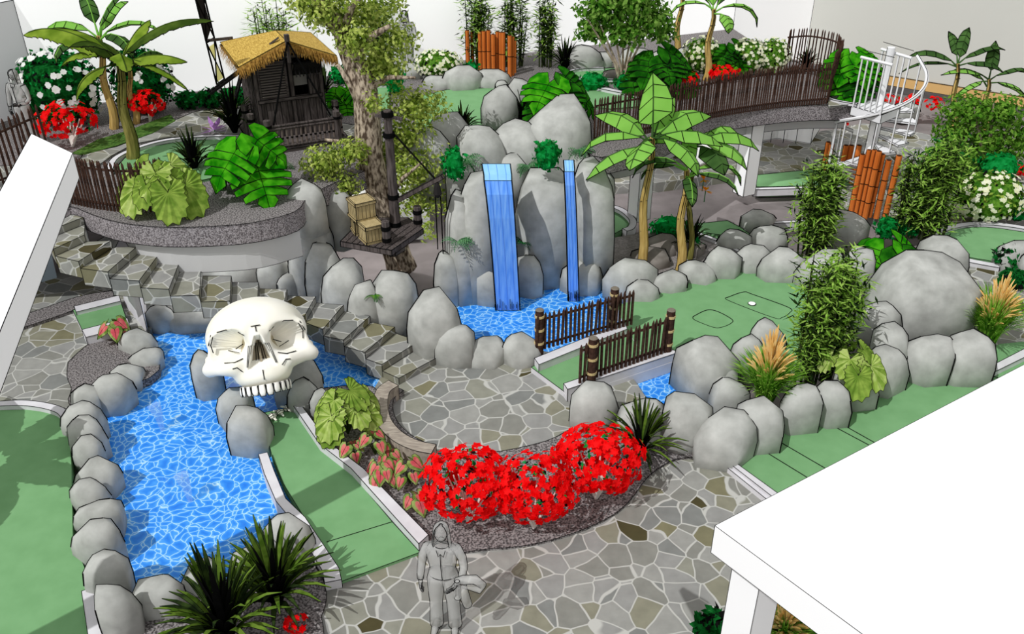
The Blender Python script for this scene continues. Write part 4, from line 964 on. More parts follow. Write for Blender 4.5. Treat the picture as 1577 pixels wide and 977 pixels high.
def fountain_grass(px, py, z, wpx, hg, hp, label):
    R = rr_(); B = base(px, py, z); s = mpp(B); w = wpx * s / 2; g = hg * s / CS; h = hp * s / CS; t = thing('fountain_grass', label, 'ornamental grass', B)
    def tuft(n, spread, top, ww, mi):
        b = MB()
        for i in range(n):
            a = R.uniform(0, 2 * PI); k = R.random() ** .7; d = V((math.cos(a), math.sin(a), 0)); tp = top * R.uniform(.65, 1.0); o_ = w * spread * k
            st = d * w * .25 * R.random(); pts = [st + d * o_ * (u ** 1.7) + V((0, 0, tp * (1.25 * u - .25 * u * u * (1 + k)))) for u in (0, .3, .6, .85, 1)]
            b.rib(pts, [ww, ww, ww, ww * .7, .002], R.choice(mi), side=V((-d.y + .2, d.x, 0)))
        return b
    tuft(560, 1.15, g * 1.3, .013, [0, 0, 0, 1]).build('blades', [L_GRASS, L_MG], t)
    b = MB()
    for i in range(95):
        a = R.uniform(0, 2 * PI); k = R.random() ** .8; d = V((math.cos(a), math.sin(a), 0)); tp = h * R.uniform(.72, 1.0) * (1 - .3 * k); o_ = w * .8 * k
        pts = [d * o_ * (u ** 1.9) + V((0, 0, tp * (1.3 * u - .3 * u * u * (1 + .6 * k)))) for u in (.5, .6, .72, .85, .95, 1)]
        b.tube(pts, [.004, .014, .02, .018, .012, .003], 5, 0, False)
    b.build('plumes', [L_PLUME], t)
fountain_grass(1176, 622, 0.1, 96, 66, 132, 'fountain grass with orange plumes left of the front bamboo clump')
fountain_grass(1517, 532, 0.05, 100, 70, 122, 'fountain grass with orange plumes at the right beside the largest boulder')
fountain_grass(1205, 985, 0, 110, 40, 62, 'fountain grass with pale plumes below the canopy roof')
flower_bush(1098, 985, 0, 60, 44, 'dark green bush at the bottom edge beside the canopy column', 500, 0, [L_DG, L_DG, INK], name='round_bush')

# ---- bamboo clumps
def bamboo(px, py, z, wpx, ytop, label, nc=16, nl=1500, seedd=0, dark=.4, lsz=.17):
    R = rr_(); B = base(px, py, z); s = mpp(B); w = wpx * s / 2; h = HZ(B.y, ytop) - z; t = thing('bamboo_clump', label, 'bamboo', B); b = MB(); cs_ = []
    for i in range(nc):
        a = R.uniform(0, 2 * PI); r = w * .62 * math.sqrt(R.random()); p = V((math.cos(a) * r, math.sin(a) * r * .7, 0)); q = p * 1.25 + V((R.uniform(-.12, .12), 0, h * R.uniform(.72, 1.06)))
        b.tube([p, p.lerp(q, .5) + V((R.uniform(-.05, .05), 0, 0)), q], [.026, .02, .008], 5, 0, False); cs_.append((p, q))
    b.build('canes', [mat('bamboo_cane_dark', (36, 44, 26), (64, 74, 40), scale=6)], t); b = MB()
    for i in range(int(nl * 1.35)):
        p, q = R.choice(cs_); u = R.uniform(.1, 1.0) ** .8; c = p.lerp(q, u) + V((R.uniform(-1, 1), R.uniform(-1, 1), 0)) * w * .34
        a = R.uniform(0, 2 * PI); d = V((math.cos(a), math.sin(a), R.uniform(-.55, .5))).normalized(); sd = V((-d.y, d.x, R.uniform(-.6, .6))).normalized(); l = lsz * R.uniform(.9, 1.9)
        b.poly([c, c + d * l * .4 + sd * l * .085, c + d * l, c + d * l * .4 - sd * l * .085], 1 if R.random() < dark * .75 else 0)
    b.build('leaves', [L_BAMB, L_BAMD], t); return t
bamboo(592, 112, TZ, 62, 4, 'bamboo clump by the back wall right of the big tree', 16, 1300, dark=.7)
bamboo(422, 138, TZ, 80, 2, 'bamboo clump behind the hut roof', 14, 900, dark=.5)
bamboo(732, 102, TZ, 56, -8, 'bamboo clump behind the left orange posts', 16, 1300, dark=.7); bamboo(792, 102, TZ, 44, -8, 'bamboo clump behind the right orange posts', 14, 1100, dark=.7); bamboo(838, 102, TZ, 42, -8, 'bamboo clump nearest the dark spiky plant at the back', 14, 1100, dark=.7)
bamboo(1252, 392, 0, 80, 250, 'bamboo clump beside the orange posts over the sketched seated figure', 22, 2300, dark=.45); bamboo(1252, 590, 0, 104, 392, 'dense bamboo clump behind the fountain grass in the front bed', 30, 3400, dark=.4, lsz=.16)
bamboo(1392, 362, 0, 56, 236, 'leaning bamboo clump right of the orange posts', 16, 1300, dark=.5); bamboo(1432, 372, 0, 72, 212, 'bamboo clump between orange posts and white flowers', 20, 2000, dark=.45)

# ---- broad leaves
def place_leaf(b, verts, faces, mats, M):
    n = len(b.v); b.v += [M @ v for v in verts]
    for f, m in zip(faces, mats): b.f.append(tuple(i + n for i in f)); b.m.append(m)
def frame_to(tip_dir, nrm):
    y = tip_dir.normalized(); x = y.cross(nrm).normalized(); z = x.cross(y); M = Matrix((x, y, z)).transposed().to_4x4(); return M
def monstera_leaf():
    """broad heart with slits cut in from the edge"""
    vs, fs, ms = [], [], []; W_ = [.56, .64, .60, .46, .24]
    for sgn in (-1, 1):
        for k in range(5):
            y0 = -.10 + k * .18; y1 = y0 + .18; w_ = W_[k]; w2 = W_[min(k + 1, 4)]
            if k == 4: a = [(0, y0, 0), (sgn * w_ * .7, y0 + .055, .02), (sgn * .22, y0 + .15, -.03), (0, y0 + .36, -.14)]
            else: a = [(0, y0, 0), (sgn * w_ * .62, y0 + .07, .04), (sgn * w_, y0 + .14, -.06), (sgn * w_ * .97, y0 + .26, -.07), (sgn * w2 * .62, y1 + .055, .035), (0, y1, 0)]
            if k == 0: a = [(0, -.0, 0), (sgn * .16, -.28, .02), (sgn * .42, -.24, -.04), (sgn * w_, -.04, -.06), (sgn * w_ * 1.0, .14, -.07), (sgn * w2 * .62, y1 + .055, .035), (0, y1, 0)]
            n = len(vs); vs += [V(p) for p in a]; q = tuple(range(n, n + len(a))); fs.append(q if sgn > 0 else q[::-1]); ms.append(0)
    return vs, fs, ms
def fan_leaf():
    vs, fs, ms = [V((0, 0, 0))], [], []; n = 15
    for k in range(2 * n + 1):
        a = math.radians(-150 + 300 * k / (2 * n)); r = (.62 + .38 * math.cos(a * .9)) * (.52 if 1 else 1) * (1.0 if k % 2 == 0 else .9)
        r = (.34 + .3 * max(0, math.cos(a)) + .06 * math.cos(3 * a)) * (1 if k % 2 == 0 else .88)
        vs.append(V((math.sin(a) * r, math.cos(a) * r, (.035 if k % 2 else -.01) - .12 * r * r)))
    for k in range(1, 2 * n + 1): fs.append((0, k, k + 1)); ms.append((k // 2) % 2 if k % 3 else 0)
    return vs, fs, ms
def heart_leaf():
    """green border, pink centre"""
    O = [(0, -.0), (.16, -.17), (.32, -.1), (.36, .1), (.26, .34), (.12, .55), (0, .72)]; vs, fs, ms = [], [], []
    for sgn in (-1, 1):
        n = len(vs); I = [(0, .02), (.1, -.06), (.19, -.02), (.21, .12), (.15, .3), (.06, .45), (0, .56)]
        for (x, y), (u, v) in zip(O, I): vs += [V((sgn * x, y, -.1 * abs(x) - .15 * y * y)), V((sgn * u, v, .03 - .15 * v * v))]
        for k in range(6):
            a = n + 2 * k; q = (a, a + 2, a + 3, a + 1); fs.append(q if sgn > 0 else q[::-1]); ms.append(0)
        c = len(vs); vs.append(V((0, .2, .03)))
        for k in range(6): a = n + 2 * k + 1; q = (c, a, a + 2); fs.append(q); ms.append(1)
    return vs, fs, ms
def broad_plant(px, py, z, wpx, hpx, nleaf, lsz, leaf, mats, label, name, ymin=-1, droop=.5, inkw=None, pinkd=None, front=.4, stalk=.014):
    R = rr_(); B = base(px, py, z); s = mpp(B); w = wpx * s / 2; h = hpx * s / CS; t = thing(name, label, 'plant', B); vs, fs, ms = leaf; st = MB(); b = MB()
    for i in range(nleaf):
        a = 2 * PI * (i * .618) + R.uniform(-.3, .3); d = V((math.cos(a), math.sin(a), 0)); k = math.sqrt((i + .6) / nleaf)
        if d.y > .5 and R.random() < front: d.y = -d.y
        tip0 = d * w * .62 * k + V((0, 0, h * (1.0 - .5 * k) * R.uniform(.8, 1.0)))
        st.tube([V((0, 0, 0)), tip0 * .5 + V((0, 0, h * .14)), tip0], [stalk * 1.3, stalk, stalk * .7], 5, 0, False)
        td = (d * (1 - droop * .3) + V((0, -.25, -droop * (.4 + .8 * k)))).normalized(); nr = (V((0, -.45, 1)) + d * .5).normalized()
        L_ = lsz * R.uniform(.75, 1.1); dkl = (mats[1] is not L_PINK) and R.random() < .3; n0 = len(b.v); f0 = len(b.f)
        place_leaf(b, vs, fs, [(1 if dkl else m) for m in ms], T(tip0) @ frame_to(td, nr) @ Sc(L_))
    st.build('stalks', [mat('leaf_stalk', (58, 78, 34))], t)
    if inkw: b.ink(inkw, 2, 200)
    b.build('leaves', list(mats) + [INK], t); return t
ML, FL, HL = monstera_leaf(), fan_leaf(), heart_leaf()
MM = (L_MON, L_MOND)
broad_plant(392, 296, TZ, 112, 92, 5, .98, ML, MM, 'split leaf plant with huge bright leaves at the terrace front', 'split_leaf_plant', droop=.9, inkw=.007)
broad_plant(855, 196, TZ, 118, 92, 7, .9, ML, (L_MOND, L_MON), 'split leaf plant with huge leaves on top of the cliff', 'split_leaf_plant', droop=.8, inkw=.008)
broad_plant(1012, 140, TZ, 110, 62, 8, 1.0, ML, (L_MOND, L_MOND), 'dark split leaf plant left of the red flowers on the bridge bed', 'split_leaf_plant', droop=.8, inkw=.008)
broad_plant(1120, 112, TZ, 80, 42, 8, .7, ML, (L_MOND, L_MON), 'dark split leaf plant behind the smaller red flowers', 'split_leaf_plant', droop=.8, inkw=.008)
broad_plant(1306, 142, TZ, 90, 66, 8, .95, ML, MM, 'bright split leaf plant behind the bridge end', 'split_leaf_plant', droop=.8, inkw=.008)
broad_plant(1362, 428, 0, 104, 68, 6, .95, ML, (L_MOND, L_MON), 'split leaf plant behind the largest boulder', 'split_leaf_plant', droop=.8, inkw=.008)
broad_plant(530, 168, TZ, 50, 40, 3, .6, ML, MM, 'small bright split leaf plant against the tree trunk', 'split_leaf_plant', droop=.8, inkw=.008)
FF = (L_FAN, L_FAND)
broad_plant(262, 318, TZ, 180, 76, 11, .98, FL, FF, 'light green pleated leaf plant spilling over the terrace edge', 'pleated_leaf_plant', droop=1.2, inkw=.005, front=1)
broad_plant(536, 668, .04, 120, 88, 9, .72, FL, FF, 'light green pleated leaf plant between turf lane and seat wall', 'pleated_leaf_plant', droop=1.0, inkw=.005)
broad_plant(1308, 586, .45, 130, 60, 7, .75, FL, FF, 'light green pleated leaf plant right of the front bamboo', 'pleated_leaf_plant', droop=1.0, inkw=.005)
CM = (L_CAL, L_PINK)
for i, (x, y, w_, h_, n_, s_) in enumerate([(545, 705, 60, 34, 5, 'nearest the pleated leaf plant'), (578, 700, 66, 48, 6, 'in front of the seat wall'), (592, 742, 70, 44, 7, 'next to the lane kerb'), (632, 745, 70, 48, 7, 'touching the left red shrub'), (640, 782, 44, 36, 4, 'lowest beside the lane kerb'), (604, 716, 50, 30, 5, 'close to the foot of the seat wall'), (182, 528, 66, 46, 6, 'by the pond near the white pier')]):
    broad_plant(x, y, .04, w_, h_, n_, .36 if i < 6 else .5, HL, CM, 'pink and green heart leaf plant %s' % s_, 'caladium', droop=.9, inkw=.004, stalk=.008)
# pink and orange flowers
def blossom(px, py, Y, r, m, label, n=9):
    c = PY(px, py, Y); b = MB(); R = rr_()
    for k in range(n): d = rdir(R, -.1); b.poly([V((0, 0, 0)), d * r * .5 + V((r * .16, 0, 0)), d * r, d * r * .5 - V((r * .16, 0, 0))], 0)
    b.tube([(0, .02, 0), (0, .05, -r * 1.6)], .01, 4, 1); put(b, 'flower', [m, L_DG], c, label, 'flower')
blossom(330, 200, P(330, 206, TZ).y, .36, leafmat('violet_petal', (196, 140, 214), (224, 180, 236)), 'lilac flower beside the dark spiky plant left of the hut', 16)
OP = leafmat('orange_petal', (244, 120, 20), (255, 180, 40)); yb_ = P(1046, 420, 0).y
blossom(1084, 277, yb_, .18, OP, 'upper orange bird flower on the right twin banana plant'); blossom(1087, 294, yb_, .18, OP, 'lower orange bird flower on the right twin banana plant')

# ---- banana plants
def banana_leaf(b, p0, d, L_, W_, droop, mats, R, seg=7, jag=.16, inkr_=.008, lowpoly=False):
    """arching blade with a midrib; two halves folded down, edge torn"""
    d = V(d); h = V((d.x, d.y, 0)); h = h.normalized() if h.length > .01 else V((1, 0, 0)); side = V((-h.y, h.x, 0)); up0 = math.atan2(d.z, math.hypot(d.x, d.y)); pts = [V(p0)]; ang = up0
    for k in range(seg): ang = up0 - droop * ((k + 1) / seg) ** 1.3; pts.append(pts[-1] + (h * math.cos(ang) + V((0, 0, math.sin(ang)))) * L_ / seg)
    prof = [math.sin(PI * min(1, (k / seg) ** .75 * .96 + .04)) ** .6 for k in range(seg + 1)]; prof[0] = .12; prof[-1] = .02
    rot = R.uniform(-.35, .35); f0 = len(b.f)
    for sgn in (-1, 1):
        E = []
        for k, p in enumerate(pts):
            w_ = W_ / 2 * prof[k]; E.append(p + (side * sgn * math.cos(.45 + rot * sgn) - V((0, 0, 1)) * math.sin(.45 + rot * sgn)) * w_)
        for k in range(seg):
            a, c, e, f = pts[k], pts[k + 1], E[k + 1], E[k]
            m_ = mats[0] if (sgn > 0) else mats[1]
            if lowpoly: b.poly([a, c, e, f], m_)
            else:
                tv = (e - c) * (1 - R.uniform(0, jag)); e2_ = c + tv; md = f.lerp(e2_, .5) + ((f - a) * R.uniform(-jag, .05)); b.poly([a, c, e2_, md, f], m_)
    b.ink(inkr_, 2, 25, start=f0) if lowpoly else None
    if not lowpoly:
        # outline
        n = len(b.f)
        for i in range(f0, n):
            f = b.f[i]; q = [b.v[j] for j in f][2:]
            for u, v in zip(q, q[1:]): b.tube([u.copy(), v.copy()], inkr_, 3, 2, False)
    b.tube(pts, [.02] + [.014] * (seg - 1) + [.003], 4, 1, False)
def banana(px, py, z, ytop, leaves, label, mats, trunk=.14, seg=7, low=False, stemmat=None, lean=0, W_=.7, rib=None, name='banana_plant', parts=3, xtop=None, tr2=None):
    R = rr_(); B = base(px, py, z); h = HZ(B.y, ytop) - z; xt = 0
    if xtop is not None: xt = PY(xtop, ytop, B.y).x - B.x
    t = thing(name, label, 'banana plant', B); b = MB(); k = 9
    pts = [V((xt * (i / k) + .05 * math.sin(i), 0, h * i / k)) for i in range(k + 1)]; b.tube(pts, [trunk * (1.15 - .6 * i / k) for i in range(k + 1)], 9, 0)
    q = inkr(B)
    for s_ in (-1, -.25, .35, 1): b.line([p + V((s_ * trunk * (1.15 - .6 * i / k), -trunk * (1 - abs(s_)) , 0)) for i, p in enumerate(pts)], q, 1)
    for i in (3, 5, 7): b.line([pts[i] + V((-trunk * .8, -trunk * .6, 0)), pts[i] + V((trunk * .8, -trunk * .6, .02))], q, 1)
    b.build('trunk', [stemmat or STEM_Y, INK], t)
    top = pts[-1]
    for (az, el, L_, dr, wf) in leaves:
        a, e = math.radians(az), math.radians(el); d = V((math.cos(a) * math.cos(e), math.sin(a) * math.cos(e), math.sin(e))); b = MB()
        st = top + V((0, 0, R.uniform(-.25, .05))); p1 = st + d * .3; b.tube([st, p1], [.03, .02], 5, 1, False)
        dk = R.random() < .25
        banana_leaf(b, p1, d, L_, W_ * wf, math.radians(dr), (0, 0) if not dk else (1, 1), R, seg, lowpoly=low, inkr_=q * 1.2); b.build('leaf', list(mats) + [INK], t)
    return t
BL = (L_BAN, L_BAND, ); LL = (L_LOW, L_LOWD)
# big one, front left of the terrace
banana(205, 246, TZ, 88, [(168, 38, 2.05, 62, 1.15), (12, 42, 2.0, 55, 1.0), (-8, 22, 1.3, 45, 1.0), (178, 10, 1.1, 60, .8), (-150, -8, 1.0, 70, .7), (-20, -2, 1.5, 40, .45), (140, 36, 1.2, 60, 1.3), (60, 52, 1.0, 40, 1.0), (-120, 62, 1.1, 80, 1.1), (-60, 40, .9, 110, .9)], 'tall banana plant with broad olive leaves on the left of the terrace', BL, .13, 12, stemmat=STEM_G, W_=.62, xtop=180)
banana(176, 198, TZ, 55, [(172, 40, 1.3, 90, .8), (10, 42, 1.4, 90, .8), (70, 60, 1.2, 70, .8), (120, 60, 1.2, 70, .8), (-30, 30, 1.1, 110, .8), (-140, 30, 1.1, 110, .8), (30, 70, 1.1, 50, .8)], 'slender banana plant behind the tall one, tan trunk', (L_LOWD, L_LOW), .1, 5, True, W_=.5, xtop=150)
banana(210, 190, TZ, 100, [(20, 50, .7, 80, .7), (150, 50, .7, 80, .7)], 'short tan banana trunk behind the tall banana plant', (L_LOWD, L_LOW), .08, 5, True, W_=.4, xtop=196)
# low poly pair in the middle
banana(985, 420, 0, 212, [(175, 30, 1.5, 90, 1.0), (150, 50, 1.3, 70, 1.0), (-165, 5, 1.4, 60, 1.1), (90, 75, 1.1, 30, 1.3), (30, 45, 1.5, 70, 1.0), (5, 20, 1.4, 60, 1.1), (-40, 10, 1.2, 80, .9), (60, 60, 1.2, 60, .9), (-120, 15, 1.0, 70, 1.0)], 'bright faceted banana plant beside the narrow waterfall, left of the pair', LL, .10, 4, True, W_=.66, xtop=1003)
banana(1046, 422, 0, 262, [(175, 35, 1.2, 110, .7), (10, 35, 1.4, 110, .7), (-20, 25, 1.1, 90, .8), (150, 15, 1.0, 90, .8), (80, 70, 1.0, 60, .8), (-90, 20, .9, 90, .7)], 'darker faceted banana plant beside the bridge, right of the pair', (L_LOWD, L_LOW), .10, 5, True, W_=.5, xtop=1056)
banana(1062, 400, 0, 222, [(10, 25, 1.5, 75, .9), (-15, 15, 1.2, 80, .8), (35, 40, 1.3, 80, .9), (170, 30, 1.1, 80, 1.0), (120, 50, 1.0, 60, 1.0), (-60, 20, 1.0, 80, 1.0)], 'faceted banana plant crown spreading below the bridge fascia', LL, .06, 4, True, W_=.66, xtop=1066, stemmat=STEM_G)
banana(1087, 124, TZ, 14, [(175, 30, 1.3, 110, .7), (5, 30, 1.4, 110, .7), (150, 60, 1.1, 70, .7), (40, 60, 1.2, 60, .7), (90, 60, 1.1, 60, .7), (-60, 10, .7, 110, .9)], 'banana plant behind the bridge fence with drooping dark leaves', (L_LOWD, L_LOW), .09, 5, True, W_=.45, xtop=1098)
banana(1040, 100, TZ, -10, [(150, 60, 1.0, 60, .7), (30, 60, 1.0, 60, .7), (180, 30, 1.1, 100, .7)], 'tall thin banana trunk rising out of view behind the bridge bed', (L_LOWD, L_LOW), .09, 5, True, W_=.45, xtop=1050)
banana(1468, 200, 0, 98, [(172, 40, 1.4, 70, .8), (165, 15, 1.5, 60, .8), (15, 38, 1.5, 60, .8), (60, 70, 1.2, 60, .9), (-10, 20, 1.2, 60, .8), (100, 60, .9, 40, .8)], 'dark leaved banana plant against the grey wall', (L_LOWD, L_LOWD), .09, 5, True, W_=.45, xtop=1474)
banana(1515, 200, 0, 122, [(175, 30, 1.3, 60, .9), (10, 35, 1.4, 70, .9), (-5, 5, 1.2, 60, .9), (70, 70, 1.0, 40, .9), (-160, 5, 1.1, 60, .9), (160, 50, 1.1, 80, .8)], 'bright leaved banana plant at the far right by the grey wall', LL, .09, 5, True, W_=.5, xtop=1522)

_p = P(10, 705, 0) - V((2.1, 2.2, 0)); _o = P(10, 705, 0)
class _X: pass
def banana_at(loc, h, leaves, label):
    R = rr_(); t = thing('banana_plant', label, 'banana plant', loc); b = MB(); b.tube([(0, 0, 0), (0, 0, h)], [.14, .09], 8, 0); b.build('trunk', [STEM_G], t)
    for (az, el, L_, dr, wf) in leaves:
        a, e_ = math.radians(az), math.radians(el); d_ = V((math.cos(a) * math.cos(e_), math.sin(a) * math.cos(e_), math.sin(e_))); b = MB(); banana_leaf(b, V((0, 0, h)) + d_ * .25, d_, L_, wf, math.radians(dr), (0, 0), R, 10, inkr_=.006); b.build('leaf', [L_BAN, L_BAND, INK], t)
banana_at(_p, 3.4, [(20 + 45 * k, 30 + 10 * (k % 2), 1.9, 60, .75) for k in range(8)], 'banana plant just beyond the left edge casting its shadow on the left green')
# ---- ferns
def rockhit(px, py, Y):
    bpy.context.view_layer.update(); dg = bpy.context.evaluated_depsgraph_get(); o = V((0, 0, CH)); d = (PY(px, py, Y) - o).normalized()
    for _ in range(30):
        ok, loc, nr, idx, ob, mx = SC.ray_cast(dg, o, d)
        if not ok: break
        if ob.name.startswith(('boulder', 'terrace_deck')): return loc
        o = loc + d * .01
    return PY(px, py, Y)
def fern(px, py, Y, wpx, label, n=11, ang=None, mats=None, droopy=.6):
    R = rr_(); B = rockhit(px, py, Y); r = wpx * mpp(B) / 2; b = MB()
    for i in range(n):
        a = R.uniform(0, 2 * PI); d = V((math.cos(a), math.sin(a) * .5 - .35, 0)).normalized(); L_ = r * R.uniform(.8, 1.1); up = R.uniform(.3, 1.0); pts = [d * L_ * u + V((0, 0, L_ * (up * u * 1.3 - (up + droopy) * u * u * .8))) for u in [j / 9 for j in range(10)]]
        b.rib(pts, [.006] * 10, 1); sd = V((-d.y, d.x, 0))
        for j in range(1, 9):
            for s_ in (-1, 1):
                l = L_ * .34 * math.sin(PI * (j / 9) ** .7); p = pts[j]; e = p + sd * s_ * l + d * l * .5 + V((0, 0, -.1 * l)); b.poly([p, p + (e - p) * .5 + d * L_ * .035, e, p + (e - p) * .5 - d * L_ * .035], 0)
    return put(b, 'fern', mats or [L_FERN, L_DG], B, label, 'fern')
yc = P(765, 472, 0).y
fern(716, 248, yc + 1.0, 64, 'fern above the wide waterfall on its left'); fern(812, 256, yc + 1.0, 60, 'fern above the cliff between the waterfalls'); fern(890, 232, yc + 1.5, 56, 'fern above the narrow waterfall')
fern(704, 372, yc - .6, 54, 'fern on the cliff left of the wide waterfall'); fern(806, 374, yc - .8, 46, 'dark fern right beside the wide waterfall', mats=[L_DG, L_BAMD]); fern(576, 455, P(585, 525, 0).y - .3, 34, 'small fern on the boulder beside the stairs', mats=[L_MG, L_DG])
fern(436, 256, P(440, 290, 1.6).y, 50, 'grey green fern at the terrace edge beside the split leaf plant', mats=[leafmat('grey_fern', (104, 116, 96), (140, 150, 130)), L_DG])
fern(640, 165, P(640, 200, TZ).y, 44, 'small dark fern right of the tree crown', mats=[L_MG, L_DG])

# ---- trees
def cloud(b, c, r, n, size, R, mats=(0, 0, 1)):
    leafball(b, c, r, n, size, list(mats), R, .25, -.8, .55)
R = rr_(); Yt = 18.95
TB = PY(619, 424, Yt); TB.z = -.1
big = thing('big_tree', 'big leafy tree with thick brown trunk beside the hut', 'tree', TB)
tp = [(621, 424), (614, 400), (600, 355), (586, 300), (570, 245), (566, 190), (562, 140), (545, 95), (528, 50), (500, 10), (480, -30)]
pts = [PY(x, y, Yt + (.0 if y > 100 else .1)) - TB for x, y in tp]; pts[0].z = 0
rad = [.36, .33, .33, .31, .30, .28, .27, .25, .21, .18, .15]
b = MB(); b.tube(smoothpath(pts, 3), [rad[min(10, int(i / 3))] * 1.0 for i in range(31)], 12, 0)
for a, c, r0 in (((566, 190), (520, 100), .12), ((545, 95), (600, 40), .12), ((570, 245), (500, 215), .08), ((562, 140), (640, 120), .08), ((528, 50), (560, -10), .1), ((586, 300), (540, 262), .06), ((590, 320), (650, 250), .07)):
    A_, C_ = PY(*a, Yt) - TB, PY(*c, Yt - .3) - TB; b.tube([A_, A_.lerp(C_, .5) + V((0, 0, .15)), C_], [r0, r0 * .7, r0 * .35], 7, 0)
b.build('trunk', [BARK], big, smooth=True)
b = MB(); dY = -.5
for (x, y, rx, rz, n, dy_) in [(500, 20, 46, 30, 520, 0), (560, 20, 60, 34, 700, .5), (610, 60, 44, 34, 380, .5), (548, 62, 36, 30, 420, -.3), (585, 100, 52, 30, 620, .2), (640, 165, 56, 34, 760, .5), (625, 210, 50, 30, 600, .5), (575, 160, 20, 20, 70, -.5), (500, 250, 42, 26, 560, -.6), (540, 235, 34, 22, 380, -.6), (530, 285, 30, 22, 260, -.7), (630, 265, 40, 34, 520, .1), (668, 250, 34, 36, 300, .5), (640, 310, 36, 34, 330, .2), (680, 300, 24, 40, 240, .5), (600, 235, 26, 22, 200, .5), (470, 5, 40, 18, 200, .2), (660, 355, 14, 24, 60, .2), (520, -10, 70, 26, 300, 0), (600, -6, 40, 26, 200, 0)]:
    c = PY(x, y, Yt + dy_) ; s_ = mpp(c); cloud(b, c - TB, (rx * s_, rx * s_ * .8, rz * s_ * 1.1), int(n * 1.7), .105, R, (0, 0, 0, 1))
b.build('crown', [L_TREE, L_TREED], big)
# small multi stemmed tree at the back
R = rr_(); B = P(958, 140, TZ); t = thing('small_tree', 'small bushy green tree with slender stems behind the bridge fence', 'tree', B); b = MB()
for x, y in ((905, 30), (925, 40), (945, 40), (960, 45), (975, 40), (990, 30), (1000, 40)):
    e = PY(x, y, B.y + U(-.3, .5)) - B; b.tube([(U(-.08, .08), 0, 0), e * .4 + V((-e.x * .15, 0, 0)), e], [.045, .035, .02], 6, 0)
b.build('stems', [mat('pale_stem', (160, 140, 120), (196, 180, 160), scale=8)], t); b = MB()
for (x, y, rx, rz, n) in [(925, 20, 44, 24, 700), (970, 5, 52, 30, 800), (1005, 30, 40, 26, 600), (960, 50, 48, 20, 600), (910, 50, 26, 14, 220), (1020, 50, 24, 14, 180), (990, -10, 50, 20, 300), (935, -8, 40, 20, 300)]:
    c = PY(x, y, B.y + .1) ; s_ = mpp(c); cloud(b, c - B, (rx * s_, rx * s_ * .8, rz * s_ * 1.1), n, .17, R)
b.build('crown', [leafmat('light_tree_leaf', (84, 136, 40), (140, 178, 84), 4), leafmat('mid_tree_leaf', (50, 100, 24), (90, 140, 46), 4)], t)
# feathery tree on the right
R = rr_(); B = P(1520, 268, 0); t = thing('feathery_tree', 'feathery bright green tree behind the white flowered low bush', 'tree', B); b = MB()
for x, y in ((1460, 170), (1500, 165), (1530, 160), (1560, 180), (1480, 210)):
    e = PY(x, y, B.y + U(-.3, .3)) - B; b.tube([(0, 0, 0), e * .5, e], [.07, .05, .02], 6, 0)
b.build('stems', [BARK], t); b = MB()
for (x, y, rx, rz, n) in [(1490, 170, 50, 26, 900), (1540, 175, 50, 30, 900), (1470, 205, 40, 28, 600), (1530, 215, 56, 34, 1000), (1575, 215, 30, 40, 500), (1500, 240, 50, 24, 600)]:
    c = PY(x, y, B.y + .1); s_ = mpp(c); cloud(b, c - B, (rx * s_, rx * s_ * .7, rz * s_ * 1.1), n, .15, R)
b.build('crown', [leafmat('feather_leaf', (78, 130, 34), (134, 178, 70), 5), leafmat('feather_leaf_dark', (60, 110, 30), (100, 146, 50), 5)], t)
R = rr_(); B = P(1445, 300, 0); t = thing('leafy_shrub', 'leafy mid green shrub between spiral stair and feathery tree', 'shrub', B); b = MB(); h = HZ(B.y, 200)
for i in range(5): b.tube([(0, 0, 0), (U(-.6, .6), 0, h * .7)], [.03, .01], 5, 0)
b.build('stems', [BARK], t); b = MB(); leafball(b, (0, 0, h * .5), (.85, .6, h * .5), 900, .17, [0, 0, 1], R, .3); b.build('foliage', [L_MG, L_DG], t)
